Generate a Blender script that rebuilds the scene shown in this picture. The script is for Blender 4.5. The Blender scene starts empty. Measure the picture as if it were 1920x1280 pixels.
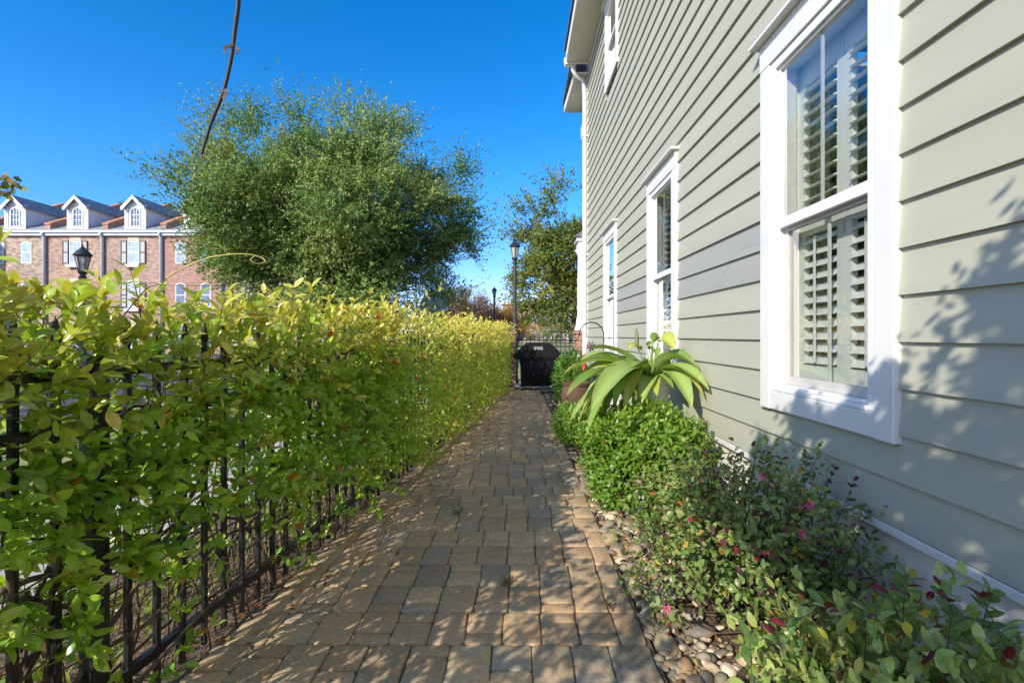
import bpy, bmesh, math, random
import numpy as np
from mathutils import Vector, Matrix

random.seed(7)
rng = np.random.default_rng(11)
scene = bpy.context.scene
COL = scene.collection
PI = math.pi
CAMH, FPX, VX, VY = 1.22, 900.0, 972.0, 629.0


def at(px, py, Y):
    """world point seen at a pixel of the photograph when it is Y metres away"""
    return np.array([(px - VX) * Y / FPX, Y, CAMH - (py - VY) * Y / FPX])


# ------------------------------------------------------------------ materials
def nt(name):
    m = bpy.data.materials.new(name)
    m.use_nodes = True
    t = m.node_tree
    b = t.nodes['Principled BSDF']
    return m, t, b


def node(t, kind, **kw):
    n = t.nodes.new(kind)
    for k, v in kw.items():
        if k in n.inputs.keys():
            n.inputs[k].default_value = v
        else:
            setattr(n, k, v)
    return n


def rgba(c):
    return (c[0], c[1], c[2], 1.0)


def mixrgb(t, fac, a, b, blend='MIX'):
    n = t.nodes.new('ShaderNodeMix')
    n.data_type = 'RGBA'
    n.blend_type = blend
    for idx, v in ((0, fac), (6, a), (7, b)):
        if hasattr(v, 'is_output'):
            t.links.new(v, n.inputs[idx])
        elif idx == 0:
            n.inputs[0].default_value = v
        else:
            n.inputs[idx].default_value = rgba(v)
    return n.outputs[2]


def ramp(t, fac, p0, p1):
    n = t.nodes.new('ShaderNodeMapRange')
    n.inputs['From Min'].default_value = p0
    n.inputs['From Max'].default_value = p1
    t.links.new(fac, n.inputs['Value'])
    return n.outputs['Result']


def noise(t, scale, detail=4.0, stretch=None, rough=0.55):
    tc = t.nodes.new('ShaderNodeTexCoord')
    src = tc.outputs['Object']
    if stretch:
        mp = t.nodes.new('ShaderNodeMapping')
        mp.inputs['Scale'].default_value = stretch
        t.links.new(src, mp.inputs['Vector'])
        src = mp.outputs['Vector']
    n = t.nodes.new('ShaderNodeTexNoise')
    n.inputs['Scale'].default_value = scale
    n.inputs['Detail'].default_value = detail
    n.inputs['Roughness'].default_value = rough
    t.links.new(src, n.inputs['Vector'])
    return n.outputs['Fac']


def bump(t, b, height, strength, dist=0.01):
    n = t.nodes.new('ShaderNodeBump')
    n.inputs['Strength'].default_value = strength
    n.inputs['Distance'].default_value = dist
    t.links.new(height, n.inputs['Height'])
    t.links.new(n.outputs['Normal'], b.inputs['Normal'])


def M(name, color, rough=0.6, var=0.12, scale=3.0, bumps=0.0, bscale=60.0, metal=0.0,
      stretch=None, color2=None, spec=0.5, bdist=0.004, lo=0.35, hi=0.65):
    m, t, b = nt(name)
    b.inputs['Roughness'].default_value = rough
    b.inputs['Metallic'].default_value = metal
    b.inputs['Specular IOR Level'].default_value = spec
    c = np.array(color, float)
    a2 = np.array(color2, float) if color2 is not None else np.clip(c * (1 + var), 0, 0.95)
    a1 = c if color2 is not None else c * (1 - var)
    f = ramp(t, noise(t, scale, 6.0, stretch), lo, hi)
    t.links.new(mixrgb(t, f, a1, a2), b.inputs['Base Color'])
    if bumps > 0:
        bump(t, b, noise(t, bscale, 5.0, stretch), bumps, bdist)
    return m


def M_attr(name, rough=0.7, nscale=40.0, nvar=0.25, bumps=0.3, bscale=120.0, bdist=0.003, spec=0.4):
    """base colour stored on the mesh, times a fine noise"""
    m, t, b = nt(name)
    b.inputs['Roughness'].default_value = rough
    b.inputs['Specular IOR Level'].default_value = spec
    at_ = t.nodes.new('ShaderNodeAttribute')
    at_.attribute_name = 'Col'
    f = ramp(t, noise(t, nscale, 8.0, None, 0.7), 0.3, 0.7)
    g = mixrgb(t, f, (1 - nvar,) * 3, (1 + nvar,) * 3)
    c = mixrgb(t, 1.0, at_.outputs['Color'], g, 'MULTIPLY')
    f2 = ramp(t, noise(t, nscale * 0.2, 5.0, None, 0.6), 0.36, 0.64)
    c = mixrgb(t, 1.0, c, mixrgb(t, f2, (0.84, 0.93, 1.02), (1.12, 1.02, 0.90)), 'MULTIPLY')
    f3 = ramp(t, noise(t, nscale * 0.55, 2.0), 0.70, 0.76)
    c = mixrgb(t, f3, c, mixrgb(t, 1.0, c, (0.5, 0.47, 0.45), 'MULTIPLY'))
    f4 = ramp(t, noise(t, 0.9, 4.0), 0.35, 0.7)
    c = mixrgb(t, 1.0, c, mixrgb(t, f4, (0.80, 0.80, 0.79), (1.08, 1.07, 1.05)), 'MULTIPLY')
    t.links.new(c, b.inputs['Base Color'])
    bump(t, b, noise(t, bscale, 6.0), bumps, bdist)
    return m


def M_leaf(name, trans=0.4, rough=0.38, warm=(1.25, 1.15, 0.55), spec=0.5, rib=0.25):
    m, t, b = nt(name)
    b.inputs['Roughness'].default_value = rough
    b.inputs['Specular IOR Level'].default_value = spec
    a = t.nodes.new('ShaderNodeAttribute')
    a.attribute_name = 'Col'
    r = t.nodes.new('ShaderNodeAttribute')
    r.attribute_name = 'rib'
    f = ramp(t, r.outputs['Fac'], 0.86, 1.0)
    mul = t.nodes.new('ShaderNodeMath')
    mul.operation = 'MULTIPLY'
    mul.inputs[1].default_value = rib
    t.links.new(f, mul.inputs[0])
    blot = ramp(t, noise(t, 90.0, 3.0), 0.3, 0.7)
    g = mixrgb(t, blot, (0.86,) * 3, (1.14,) * 3)
    c0 = mixrgb(t, 1.0, a.outputs['Color'], g, 'MULTIPLY')
    c = mixrgb(t, mul.outputs[0], c0, (0.42, 0.46, 0.2))
    t.links.new(c, b.inputs['Base Color'])
    tr = t.nodes.new('ShaderNodeBsdfTranslucent')
    t.links.new(mixrgb(t, 1.0, c, warm, 'MULTIPLY'), tr.inputs['Color'])
    mx = t.nodes.new('ShaderNodeMixShader')
    mx.inputs[0].default_value = trans
    t.links.new(b.outputs[0], mx.inputs[1])
    t.links.new(tr.outputs[0], mx.inputs[2])
    t.links.new(mx.outputs[0], t.nodes['Material Output'].inputs['Surface'])
    return m


def M_glass(name, tint=(0.92, 0.97, 0.97), ior=1.5, gain=1.0):
    """thin window pane: clear with a Fresnel reflection"""
    m, t, b = nt(name)
    t.nodes.remove(b)
    tr = t.nodes.new('ShaderNodeBsdfTransparent')
    tr.inputs[0].default_value = rgba(tint)
    gl = t.nodes.new('ShaderNodeBsdfGlossy')
    gl.inputs['Roughness'].default_value = 0.015
    gl.inputs['Color'].default_value = (1, 1, 1, 1)
    bp = t.nodes.new('ShaderNodeBump')
    bp.inputs['Strength'].default_value = 0.03
    bp.inputs['Distance'].default_value = 0.01
    t.links.new(noise(t, 3.0, 1.0), bp.inputs['Height'])
    t.links.new(bp.outputs[0], gl.inputs['Normal'])
    fr = t.nodes.new('ShaderNodeFresnel')
    ge = t.nodes.new('ShaderNodeNewGeometry')
    mr = t.nodes.new('ShaderNodeMapRange')
    mr.inputs['To Min'].default_value = ior
    mr.inputs['To Max'].default_value = 1.0 / ior
    t.links.new(ge.outputs['Backfacing'], mr.inputs['Value'])
    t.links.new(mr.outputs['Result'], fr.inputs['IOR'])
    ml = t.nodes.new('ShaderNodeMath')
    ml.operation = 'MULTIPLY'
    ml.use_clamp = True
    ml.inputs[1].default_value = gain
    t.links.new(fr.outputs[0], ml.inputs[0])
    mx = t.nodes.new('ShaderNodeMixShader')
    t.links.new(ml.outputs[0], mx.inputs[0])
    t.links.new(tr.outputs[0], mx.inputs[1])
    t.links.new(gl.outputs[0], mx.inputs[2])
    t.links.new(mx.outputs[0], t.nodes['Material Output'].inputs['Surface'])
    return m


def M_brick(name, c1, c2, mortar, bw=0.21, rh=0.075, msize=0.012, rough=0.85, axis='XZ', lum=0.3):
    m, t, b = nt(name)
    b.inputs['Roughness'].default_value = rough
    tc = t.nodes.new('ShaderNodeTexCoord')
    sp = t.nodes.new('ShaderNodeSeparateXYZ')
    t.links.new(tc.outputs['Object'], sp.inputs[0])
    ad = t.nodes.new('ShaderNodeMath')
    t.links.new(sp.outputs['X'], ad.inputs[0])
    t.links.new(sp.outputs['Y'], ad.inputs[1])
    cb = t.nodes.new('ShaderNodeCombineXYZ')
    t.links.new(ad.outputs[0], cb.inputs['X'])
    t.links.new(sp.outputs['Z'], cb.inputs['Y'])
    br = t.nodes.new('ShaderNodeTexBrick')
    br.inputs['Scale'].default_value = 1.0
    br.inputs['Brick Width'].default_value = bw
    br.inputs['Row Height'].default_value = rh
    br.inputs['Mortar Size'].default_value = msize
    br.inputs['Mortar Smooth'].default_value = 0.2
    br.inputs['Bias'].default_value = -0.1
    br.inputs['Color1'].default_value = rgba(c1)
    br.inputs['Color2'].default_value = rgba(c2)
    br.inputs['Mortar'].default_value = rgba(mortar)
    t.links.new(cb.outputs[0], br.inputs['Vector'])
    f = ramp(t, noise(t, 3.5, 8.0, None, 0.75), 0.36, 0.64)
    g = mixrgb(t, f, (1 - lum,) * 3, (1 + lum * 0.8,) * 3)
    t.links.new(mixrgb(t, 1.0, br.outputs['Color'], g, 'MULTIPLY'), b.inputs['Base Color'])
    bump(t, b, br.outputs['Fac'], -0.5, 0.006)
    return m


# ------------------------------------------------------------------ object helpers
ORG = {}


def finish(o, parent=None):
    COL.objects.link(o)
    if parent is not None:
        o.parent = parent
        ORG[o.name] = ORG[parent.name]
    else:
        ORG.setdefault(o.name, np.zeros(3))
    return o


def thing(name, label, cat, loc=(0, 0, 0), group=None, rotz=0.0):
    o = bpy.data.objects.new(name, None)
    o.empty_display_size = 0.1
    COL.objects.link(o)
    o.location = loc
    o.rotation_euler = (0, 0, rotz)
    ORG[o.name] = np.array(loc, float)
    tag(o, label, cat, group)
    return o


def tag(o, label=None, cat=None, group=None, kind=None):
    if label:
        o['label'] = label
    if cat:
        o['category'] = cat
    if group:
        o['group'] = group
    if kind:
        o['kind'] = kind
    return o


def copy_tree(o, parent=None):
    c = o.copy()
    COL.objects.link(c)
    if parent is not None:
        c.parent = parent
    ORG[c.name] = ORG.get(o.name, np.zeros(3))
    for ch in list(o.children):
        copy_tree(ch, c)
    return c


def npmesh(name, V, polys, mats, parent=None, col=None, rib=None, smooth=False, midx=None, local=False):
    """polys: list of (n,k) int arrays"""
    V = np.asarray(V, dtype=np.float64)
    if parent is not None and not local:
        V = V - ORG[parent.name]
    me = bpy.data.meshes.new(name)
    me.vertices.add(len(V))
    me.vertices.foreach_set('co', V.astype(np.float32).ravel())
    polys = [np.asarray(p, dtype=np.int32) for p in polys if len(p)]
    tot = sum(len(p) for p in polys)
    loops = np.concatenate([p.ravel() for p in polys])
    sizes = np.concatenate([np.full(len(p), p.shape[1], dtype=np.int32) for p in polys])
    starts = np.concatenate([[0], np.cumsum(sizes)[:-1]]).astype(np.int32)
    me.loops.add(len(loops))
    me.loops.foreach_set('vertex_index', loops)
    me.polygons.add(tot)
    me.polygons.foreach_set('loop_start', starts)
    if smooth:
        me.polygons.foreach_set('use_smooth', np.ones(tot, dtype=bool))
    if not isinstance(mats, (list, tuple)):
        mats = [mats]
    for m in mats:
        me.materials.append(m)
    if midx is not None:
        me.polygons.foreach_set('material_index', np.asarray(midx, dtype=np.int32))
    me.update(calc_edges=True)
    if col is not None:
        a = me.attributes.new('Col', 'FLOAT_COLOR', 'POINT')
        c4 = np.ones((len(V), 4), dtype=np.float32)
        c4[:, :3] = col
        a.data.foreach_set('color', c4.ravel())
    if rib is not None:
        a = me.attributes.new('rib', 'FLOAT', 'POINT')
        a.data.foreach_set('value', rib.astype(np.float32))
    o = bpy.data.objects.new(name, me)
    return finish(o, parent)


class MB:
    """collects shapes for one mesh"""

    def __init__(self):
        self.v, self.f, self.m = [], [], []

    def add(self, V, F, mi=0):
        n = len(self.v)
        self.v.extend([tuple(map(float, p)) for p in V])
        for f in F:
            self.f.append(tuple(int(i) + n for i in f))
            self.m.append(mi)

    def box(self, x0, x1, y0, y1, z0, z1, mi=0):
        V = [(x, y, z) for z in (z0, z1) for y in (y0, y1) for x in (x0, x1)]
        F = [(0, 2, 3, 1), (4, 5, 7, 6), (0, 1, 5, 4), (2, 6, 7, 3), (0, 4, 6, 2), (1, 3, 7, 5)]
        self.add(V, F, mi)

    def hexa(self, V, mi=0):
        F = [(0, 2, 3, 1), (4, 5, 7, 6), (0, 1, 5, 4), (2, 6, 7, 3), (0, 4, 6, 2), (1, 3, 7, 5)]
        self.add(V, F, mi)

    def prism(self, pts, d, mi=0):
        """extrude a planar polygon by the vector d"""
        n = len(pts)
        P = [np.array(p, float) for p in pts]
        d = np.array(d, float)
        V = P + [p + d for p in P]
        F = [tuple(range(n))[::-1], tuple(range(n, 2 * n))]
        for i in range(n):
            j = (i + 1) % n
            F.append((i, j, n + j, n + i))
        self.add(V, F, mi)

    def tube(self, pts, rad, seg=8, mi=0, cap=True):
        P = np.array(pts, float)
        n = len(P)
        R = np.full(n, rad) if np.isscalar(rad) else np.array(rad, float)
        T = np.gradient(P, axis=0)
        T /= np.linalg.norm(T, axis=1)[:, None] + 1e-9
        ref = np.array([0, 0, 1.0]) if abs(T[0, 2]) < 0.9 else np.array([1.0, 0, 0])
        V = []
        u = np.cross(T[0], ref)
        u /= np.linalg.norm(u)
        for i in range(n):
            u = u - T[i] * np.dot(u, T[i])
            u /= np.linalg.norm(u) + 1e-9
            w = np.cross(T[i], u)
            for k in range(seg):
                a = 2 * PI * k / seg
                V.append(P[i] + R[i] * (math.cos(a) * u + math.sin(a) * w))
        F = []
        for i in range(n - 1):
            for k in range(seg):
                k2 = (k + 1) % seg
                F.append((i * seg + k, i * seg + k2, (i + 1) * seg + k2, (i + 1) * seg + k))
        if cap:
            F.append(tuple(range(seg))[::-1])
            F.append(tuple(range((n - 1) * seg, n * seg)))
        self.add(V, F, mi)

    def lathe(self, prof, cx=0, cy=0, seg=20, mi=0, rot=0.0):
        V, F = [], []
        for r, z in prof:
            for k in range(seg):
                a = 2 * PI * k / seg + rot
                V.append((cx + r * math.cos(a), cy + r * math.sin(a), z))
        for i in range(len(prof) - 1):
            for k in range(seg):
                k2 = (k + 1) % seg
                F.append((i * seg + k, i * seg + k2, (i + 1) * seg + k2, (i + 1) * seg + k))
        F.append(tuple(range(seg))[::-1])
        F.append(tuple(range((len(prof) - 1) * seg, len(prof) * seg)))
        self.add(V, F, mi)

    def build(self, name, mats, parent=None, smooth=False, local=False, bevel=0.0, auto=False):
        V = np.array(self.v, float)
        if parent is not None and not local:
            V = V - ORG[parent.name]
        me = bpy.data.meshes.new(name)
        me.from_pydata([tuple(p) for p in V], [], self.f)
        if not isinstance(mats, (list, tuple)):
            mats = [mats]
        for m in mats:
            me.materials.append(m)
        me.polygons.foreach_set('material_index', np.array(self.m, dtype=np.int32))
        if smooth:
            me.polygons.foreach_set('use_smooth', np.ones(len(me.polygons), dtype=bool))
        me.update()
        o = bpy.data.objects.new(name, me)
        finish(o, parent)
        if auto:
            me.polygons.foreach_set('use_smooth', np.ones(len(me.polygons), dtype=bool))
            me.set_sharp_from_angle(angle=math.radians(35))
        if bevel > 0:
            b = o.modifiers.new('bevel', 'BEVEL')
            b.width = bevel
            b.segments = 2
            b.limit_method = 'ANGLE'
        return o


# ------------------------------------------------------------------ leaves
def leaf_template(kind):
    if kind == 'fine':
        rows = [(0.14, 0.27), (0.38, 0.49), (0.66, 0.46), (0.88, 0.24)]
    elif kind == 'mid':
        rows = [(0.34, 0.46), (0.72, 0.38)]
    else:
        V = np.array([(0, 0, 0), (0.5, 0.5, 0.05), (1, 0, -0.08), (0.5, -0.5, 0.05)], float)
        return V, [np.array([(0, 1, 2, 3)])[:, ::-1]], np.array([1, 0, 1, 0.0])
    V, rib = [(0, 0, 0)], [1.0]
    for t, w in rows:
        zc = -0.17 * t * t + 0.08 * t
        V += [(t, w, zc + 0.11 * w), (t, 0, zc), (t, -w, zc + 0.11 * w)]
        rib += [0.0, 1.0, 0.0]
    V.append((1, 0, -0.11))
    rib.append(1.0)
    tris, quads = [], []
    tris += [(0, 2, 1), (0, 3, 2)]
    for i in range(len(rows) - 1):
        a, b = 1 + 3 * i, 4 + 3 * i
        quads += [(a, a + 1, b + 1, b), (a + 1, a + 2, b + 2, b + 1)]
    a, tip = 1 + 3 * (len(rows) - 1), len(V) - 1
    tris += [(a, a + 1, tip), (a + 1, a + 2, tip)]
    polys = [np.array(tris)]
    if quads:
        polys.append(np.array(quads))
    return np.array(V, float), polys, np.array(rib)


def unit(a):
    return a / (np.linalg.norm(a, axis=-1, keepdims=True) + 1e-9)


class Leaves:
    def __init__(self):
        self.P, self.D, self.N, self.L, self.W, self.C = [], [], [], [], [], []

    def add(self, P, D, N, L, W, C):
        self.P.append(P); self.D.append(D); self.N.append(N)
        self.L.append(L); self.W.append(W); self.C.append(C)

    def count(self):
        return sum(len(p) for p in self.P)

    def build(self, name, mat, kind='mid', parent=None):
        P, D, N = np.concatenate(self.P), unit(np.concatenate(self.D)), np.concatenate(self.N)
        L, W, C = np.concatenate(self.L), np.concatenate(self.W), np.concatenate(self.C)
        N = unit(N - D * np.sum(N * D, axis=1, keepdims=True))
        S = np.cross(N, D)
        TV, TP, TR = leaf_template(kind)
        n, k = len(P), len(TV)
        # each leaf bends and folds a little differently
        curl = rng.uniform(0.2, 1.9, n)[:, None, None]
        V = (P[:, None, :] + TV[None, :, 0:1] * (L[:, None] * D)[:, None, :]
             + TV[None, :, 1:2] * (W[:, None] * S)[:, None, :]
             + TV[None, :, 2:3] * curl * (L[:, None] * N)[:, None, :])
        polys = []
        off = (np.arange(n) * k)[:, None, None]
        for p in TP:
            polys.append((p[None, :, :] + off).reshape(-1, p.shape[1]))
        col = np.repeat(C, k, axis=0)
        rib = np.tile(TR, n)
        return npmesh(name, V.reshape(-1, 3), polys, mat, parent, col, rib, smooth=True)


def sprigs(LV, B, D, length, pairs, lsize, wr, colf, up=0.5, ang=(45, 75), droop=0.0, opposite=True, jit=0.25, sunb=0.0):
    """leaves in pairs along short shoots. B,D (n,3); length (n,); colf(t, n)->(n,3)"""
    n = len(B)
    D = unit(D)
    ref = unit(rng.normal(size=(n, 3)))
    U = unit(np.cross(D, ref))
    Wv = np.cross(D, U)
    for j in range(pairs):
        t = (j + 0.6) / pairs
        pos = B + D * (length * t)[:, None]
        pos[:, 2] -= droop * length * t * t
        rot = j * PI / 2 + rng.normal(0, 0.35, n)
        for s in (0, 1):
            if not opposite and (s != j % 2):
                continue
            a = rot + s * PI
            perp = U * np.cos(a)[:, None] + Wv * np.sin(a)[:, None]
            an = np.radians(rng.uniform(ang[0], ang[1], n)) * (1.0 - 0.45 * t)
            ld = D * np.cos(an)[:, None] + perp * np.sin(an)[:, None]
            ln = D * np.sin(an)[:, None] - perp * np.cos(an)[:, None]
            ld = ld + rng.normal(0, jit, (n, 3))
            ld[:, 2] -= droop * 0.6
            ln = ln + np.array([-0.54 * sunb, -0.70 * sunb, up + 0.47 * sunb]) + rng.normal(0, jit, (n, 3))
            L = lsize * rng.uniform(0.65, 1.2, n) * (1.0 - 0.25 * abs(t - 0.45))
            LV.add(pos, ld, ln, L, L * wr * rng.uniform(0.85, 1.15, n), colf(t, n))


def smooth(x, a, b):
    t = np.clip((x - a) / (b - a), 0, 1)
    return t * t * (3 - 2 * t)


def lerp(a, b, t):
    return np.asarray(a) * (1 - t) + np.asarray(b) * t


def vary(C, amt=0.18):
    return np.clip(C * rng.uniform(1 - amt, 1 + amt, (len(C), 1)) * rng.uniform(0.93, 1.07, (len(C), 3)), 0, 1)

# ------------------------------------------------------------------ camera, sun, sky
cam = bpy.data.cameras.new('camera')
cam.sensor_width = 36.0
cam.lens = 36.0 * FPX / 1920.0
cam.shift_x = -(VX - 960.0) / 1920.0
cam.shift_y = -(640.0 - VY) / 1920.0
cam.clip_start = 0.05
cam.clip_end = 3000
co = bpy.data.objects.new('camera', cam)
co.location = (0, 0, CAMH)
co.rotation_euler = (PI / 2, 0, 0)
COL.objects.link(co)
scene.camera = co

SUN_AZ, SUN_EL = math.radians(38), math.radians(28.5)
LDIR = Vector((math.sin(SUN_AZ) * math.cos(SUN_EL), math.cos(SUN_AZ) * math.cos(SUN_EL), -math.sin(SUN_EL)))
sl = bpy.data.lights.new('sun', 'SUN')
sl.energy = 3.9
sl.angle = math.radians(0.45)
sl.color = (1.0, 0.915, 0.775)
so = bpy.data.objects.new('sun', sl)
so.rotation_euler = LDIR.to_track_quat('-Z', 'Y').to_euler()
so.location = (-8, -10, 12)
COL.objects.link(so)

w = bpy.data.worlds.new('World')
scene.world = w
w.use_nodes = True
wt = w.node_tree
bg = wt.nodes['Background']
sky = wt.nodes.new('ShaderNodeTexSky')
sky.sky_type = 'NISHITA'
sky.sun_disc = False
sky.sun_elevation = SUN_EL
sky.sun_rotation = math.atan2(-LDIR.x, -LDIR.y)
sky.altitude = 1200
sky.air_density = 1.0
sky.dust_density = 0.0
sky.ozone_density = 3.0
hs = wt.nodes.new('ShaderNodeHueSaturation')
hs.inputs['Hue'].default_value = 0.503
hs.inputs['Saturation'].default_value = 1.42
hs.inputs['Value'].default_value = 1.0
# the half of the sky round the sun is paler and brighter; the air low over the horizon is a softer blue
wtc = wt.nodes.new('ShaderNodeTexCoord')
dot = wt.nodes.new('ShaderNodeVectorMath')
dot.operation = 'DOT_PRODUCT'
dot.inputs[1].default_value = tuple(-LDIR)
wt.links.new(wtc.outputs['Generated'], dot.inputs[0])


def wmap(src, a, b, c, d):
    n = wt.nodes.new('ShaderNodeMapRange')
    n.interpolation_type = 'SMOOTHSTEP'
    for k, v in zip(('From Min', 'From Max', 'To Min', 'To Max'), (a, b, c, d)):
        n.inputs[k].default_value = v
    wt.links.new(src, n.inputs['Value'])
    return n.outputs['Result']


wt.links.new(wmap(dot.outputs['Value'], 0.2, 0.85, 1.37, 0.80), hs.inputs['Saturation'])
wt.links.new(wmap(dot.outputs['Value'], 0.2, 0.85, 1.16, 1.65), hs.inputs['Value'])
wsep = wt.nodes.new('ShaderNodeSeparateXYZ')
wt.links.new(wtc.outputs['Generated'], wsep.inputs[0])
wt.links.new(sky.outputs[0], hs.inputs['Color'])
wsky = mixrgb(wt, wmap(wsep.outputs['Z'], 0.0, 0.32, 1.0, 0.0), (1.0, 1.0, 1.0), (0.85, 0.66, 0.92))
wt.links.new(mixrgb(wt, 1.0, hs.outputs[0], wsky, 'MULTIPLY'), bg.inputs['Color'])
bg.inputs['Strength'].default_value = 0.14
scene.view_settings.view_transform = 'Standard'
scene.view_settings.look = 'None'
scene.view_settings.exposure = 0.78
scene.view_settings.gamma = 1.0
scene.cycles.caustics_reflective = False
scene.cycles.max_bounces = 10
scene.cycles.transparent_max_bounces = 24
scene.cycles.sample_clamp_indirect = 6.0

# ------------------------------------------------------------------ shared materials
white = M('white_paint', (0.67, 0.665, 0.645), 0.45, 0.03, 2.0, 0.05, 90)
white2 = M('white_vinyl', (0.71, 0.715, 0.715), 0.35, 0.03, 5.0)
sashgrey = M('screen_frame', (0.50, 0.48, 0.46), 0.5, 0.06, 8.0)
shutterw = M('shutter_paint', (0.74, 0.76, 0.72), 0.5, 0.03, 3.0)
sage = M('sage_siding', (0.385, 0.386, 0.308), 0.62, 0.045, 0.9, 0.25, 26.0, 0.0, (1.0, 0.35, 6.0), bdist=0.002)
sage2 = M('repainted_siding', (0.315, 0.318, 0.29), 0.62, 0.045, 0.9, 0.25, 26.0, 0.0, (1.0, 0.35, 6.0), bdist=0.002)
stucco = M('foundation_stucco', (0.66, 0.63, 0.57), 0.85, 0.08, 2.2, 0.4, 70.0)
shingle = M('shingles', (0.115, 0.125, 0.135), 0.9, 0.35, 7.0, 0.7, 14.0, bdist=0.02)
iron = M('black_iron', (0.012, 0.012, 0.013), 0.42, 0.3, 9.0, 0.15, 160)
lampblack = M('lamp_black', (0.02, 0.021, 0.023), 0.45, 0.3, 9.0)
glass = M_glass('window_glass', (0.81, 0.83, 0.82), 1.5, 3.0)
concrete = M('concrete', (0.40, 0.37, 0.32), 0.9, 0.10, 1.6, 0.4, 60)
mulch = M('mulch', (0.075, 0.045, 0.028), 0.95, 0.6, 38.0, 0.9, 60.0, color2=(0.20, 0.13, 0.08), bdist=0.02)
lawn = M('lawn', (0.17, 0.185, 0.055), 0.95, 0.3, 0.6, 0.8, 25.0, color2=(0.31, 0.28, 0.12), bdist=0.03)
asphalt = M('asphalt', (0.055, 0.056, 0.06), 0.9, 0.2, 6.0, 0.4, 120)
soil = M('joint_sand', (0.085, 0.075, 0.05), 0.95, 0.45, 20.0, 0.7, 90.0, color2=(0.13, 0.10, 0.07))
bark = M('bark', (0.10, 0.08, 0.062), 0.9, 0.4, 6.0, 0.8, 22.0, 0.0, (1, 1, 0.25), bdist=0.02)
vine_bark = M('vine_bark', (0.095, 0.068, 0.048), 0.85, 0.35, 30.0, 0.6, 120.0)
leaf_hedge = M_leaf('jasmine_leaf', 0.40, 0.25)
leaf_oak = M_leaf('oak_leaf', 0.34, 0.55, rib=0.0, spec=0.3)
leaf_shrub = M_leaf('shrub_leaf', 0.35, 0.36)
leaf_big = M_leaf('strap_leaf', 0.35, 0.42, rib=0.4)

# ------------------------------------------------------------------ ground
def sheet(name, pts, z, m, kind='structure', sub=None):
    mb = MB()
    mb.add([(p[0], p[1], z) for p in pts], [tuple(range(len(pts)))])
    o = mb.build(name, m)
    tag(o, kind=kind)
    return o


FD = unit(np.array([0.101, 1.0]))              # direction of the fence
FN = np.array([FD[1], -FD[0]])                 # towards the path


def fence_x(Y):
    return -1.419 + 0.101 * Y


def fpt(Y, u=0.0, z=0.0):
    return np.array([fence_x(Y) + FN[0] * u, Y + FN[1] * u, z])


g = sheet('ground', [(-900, -200), (900, -200), (900, 1500), (-900, 1500)], -0.034, lawn)
# soil under the paving, the bed and the hedge
sheet('bed_soil', [(-2.9, -6), (1.6, -6), (1.6, 11.9), (-1.2, 11.9), (-2.35, 0.5)], -0.026, mulch)
sheet('sidewalk', [fpt(-8, -2.35)[:2], fpt(-8, -0.95)[:2], fpt(22, -0.95)[:2], fpt(22, -2.35)[:2]], -0.018, concrete)
sheet('street', [(-70, -12), (-8.2, -12), (-6.4, 15.5), (-6.4, 16.5), (-70, 16.5)], -0.022, asphalt)
sheet('front_street', [(-120, 27), (40, 27), (40, 33), (-120, 33)], -0.022, asphalt)
sheet('far_street', [(-60, 98), (70, 98), (70, 116), (-60, 116)], -0.022, asphalt)
kb = MB()
kb.box(-60, 60, 97.6, 98.0, -0.04, 0.12)
tag(kb.build('kerb', concrete), kind='structure')

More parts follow.
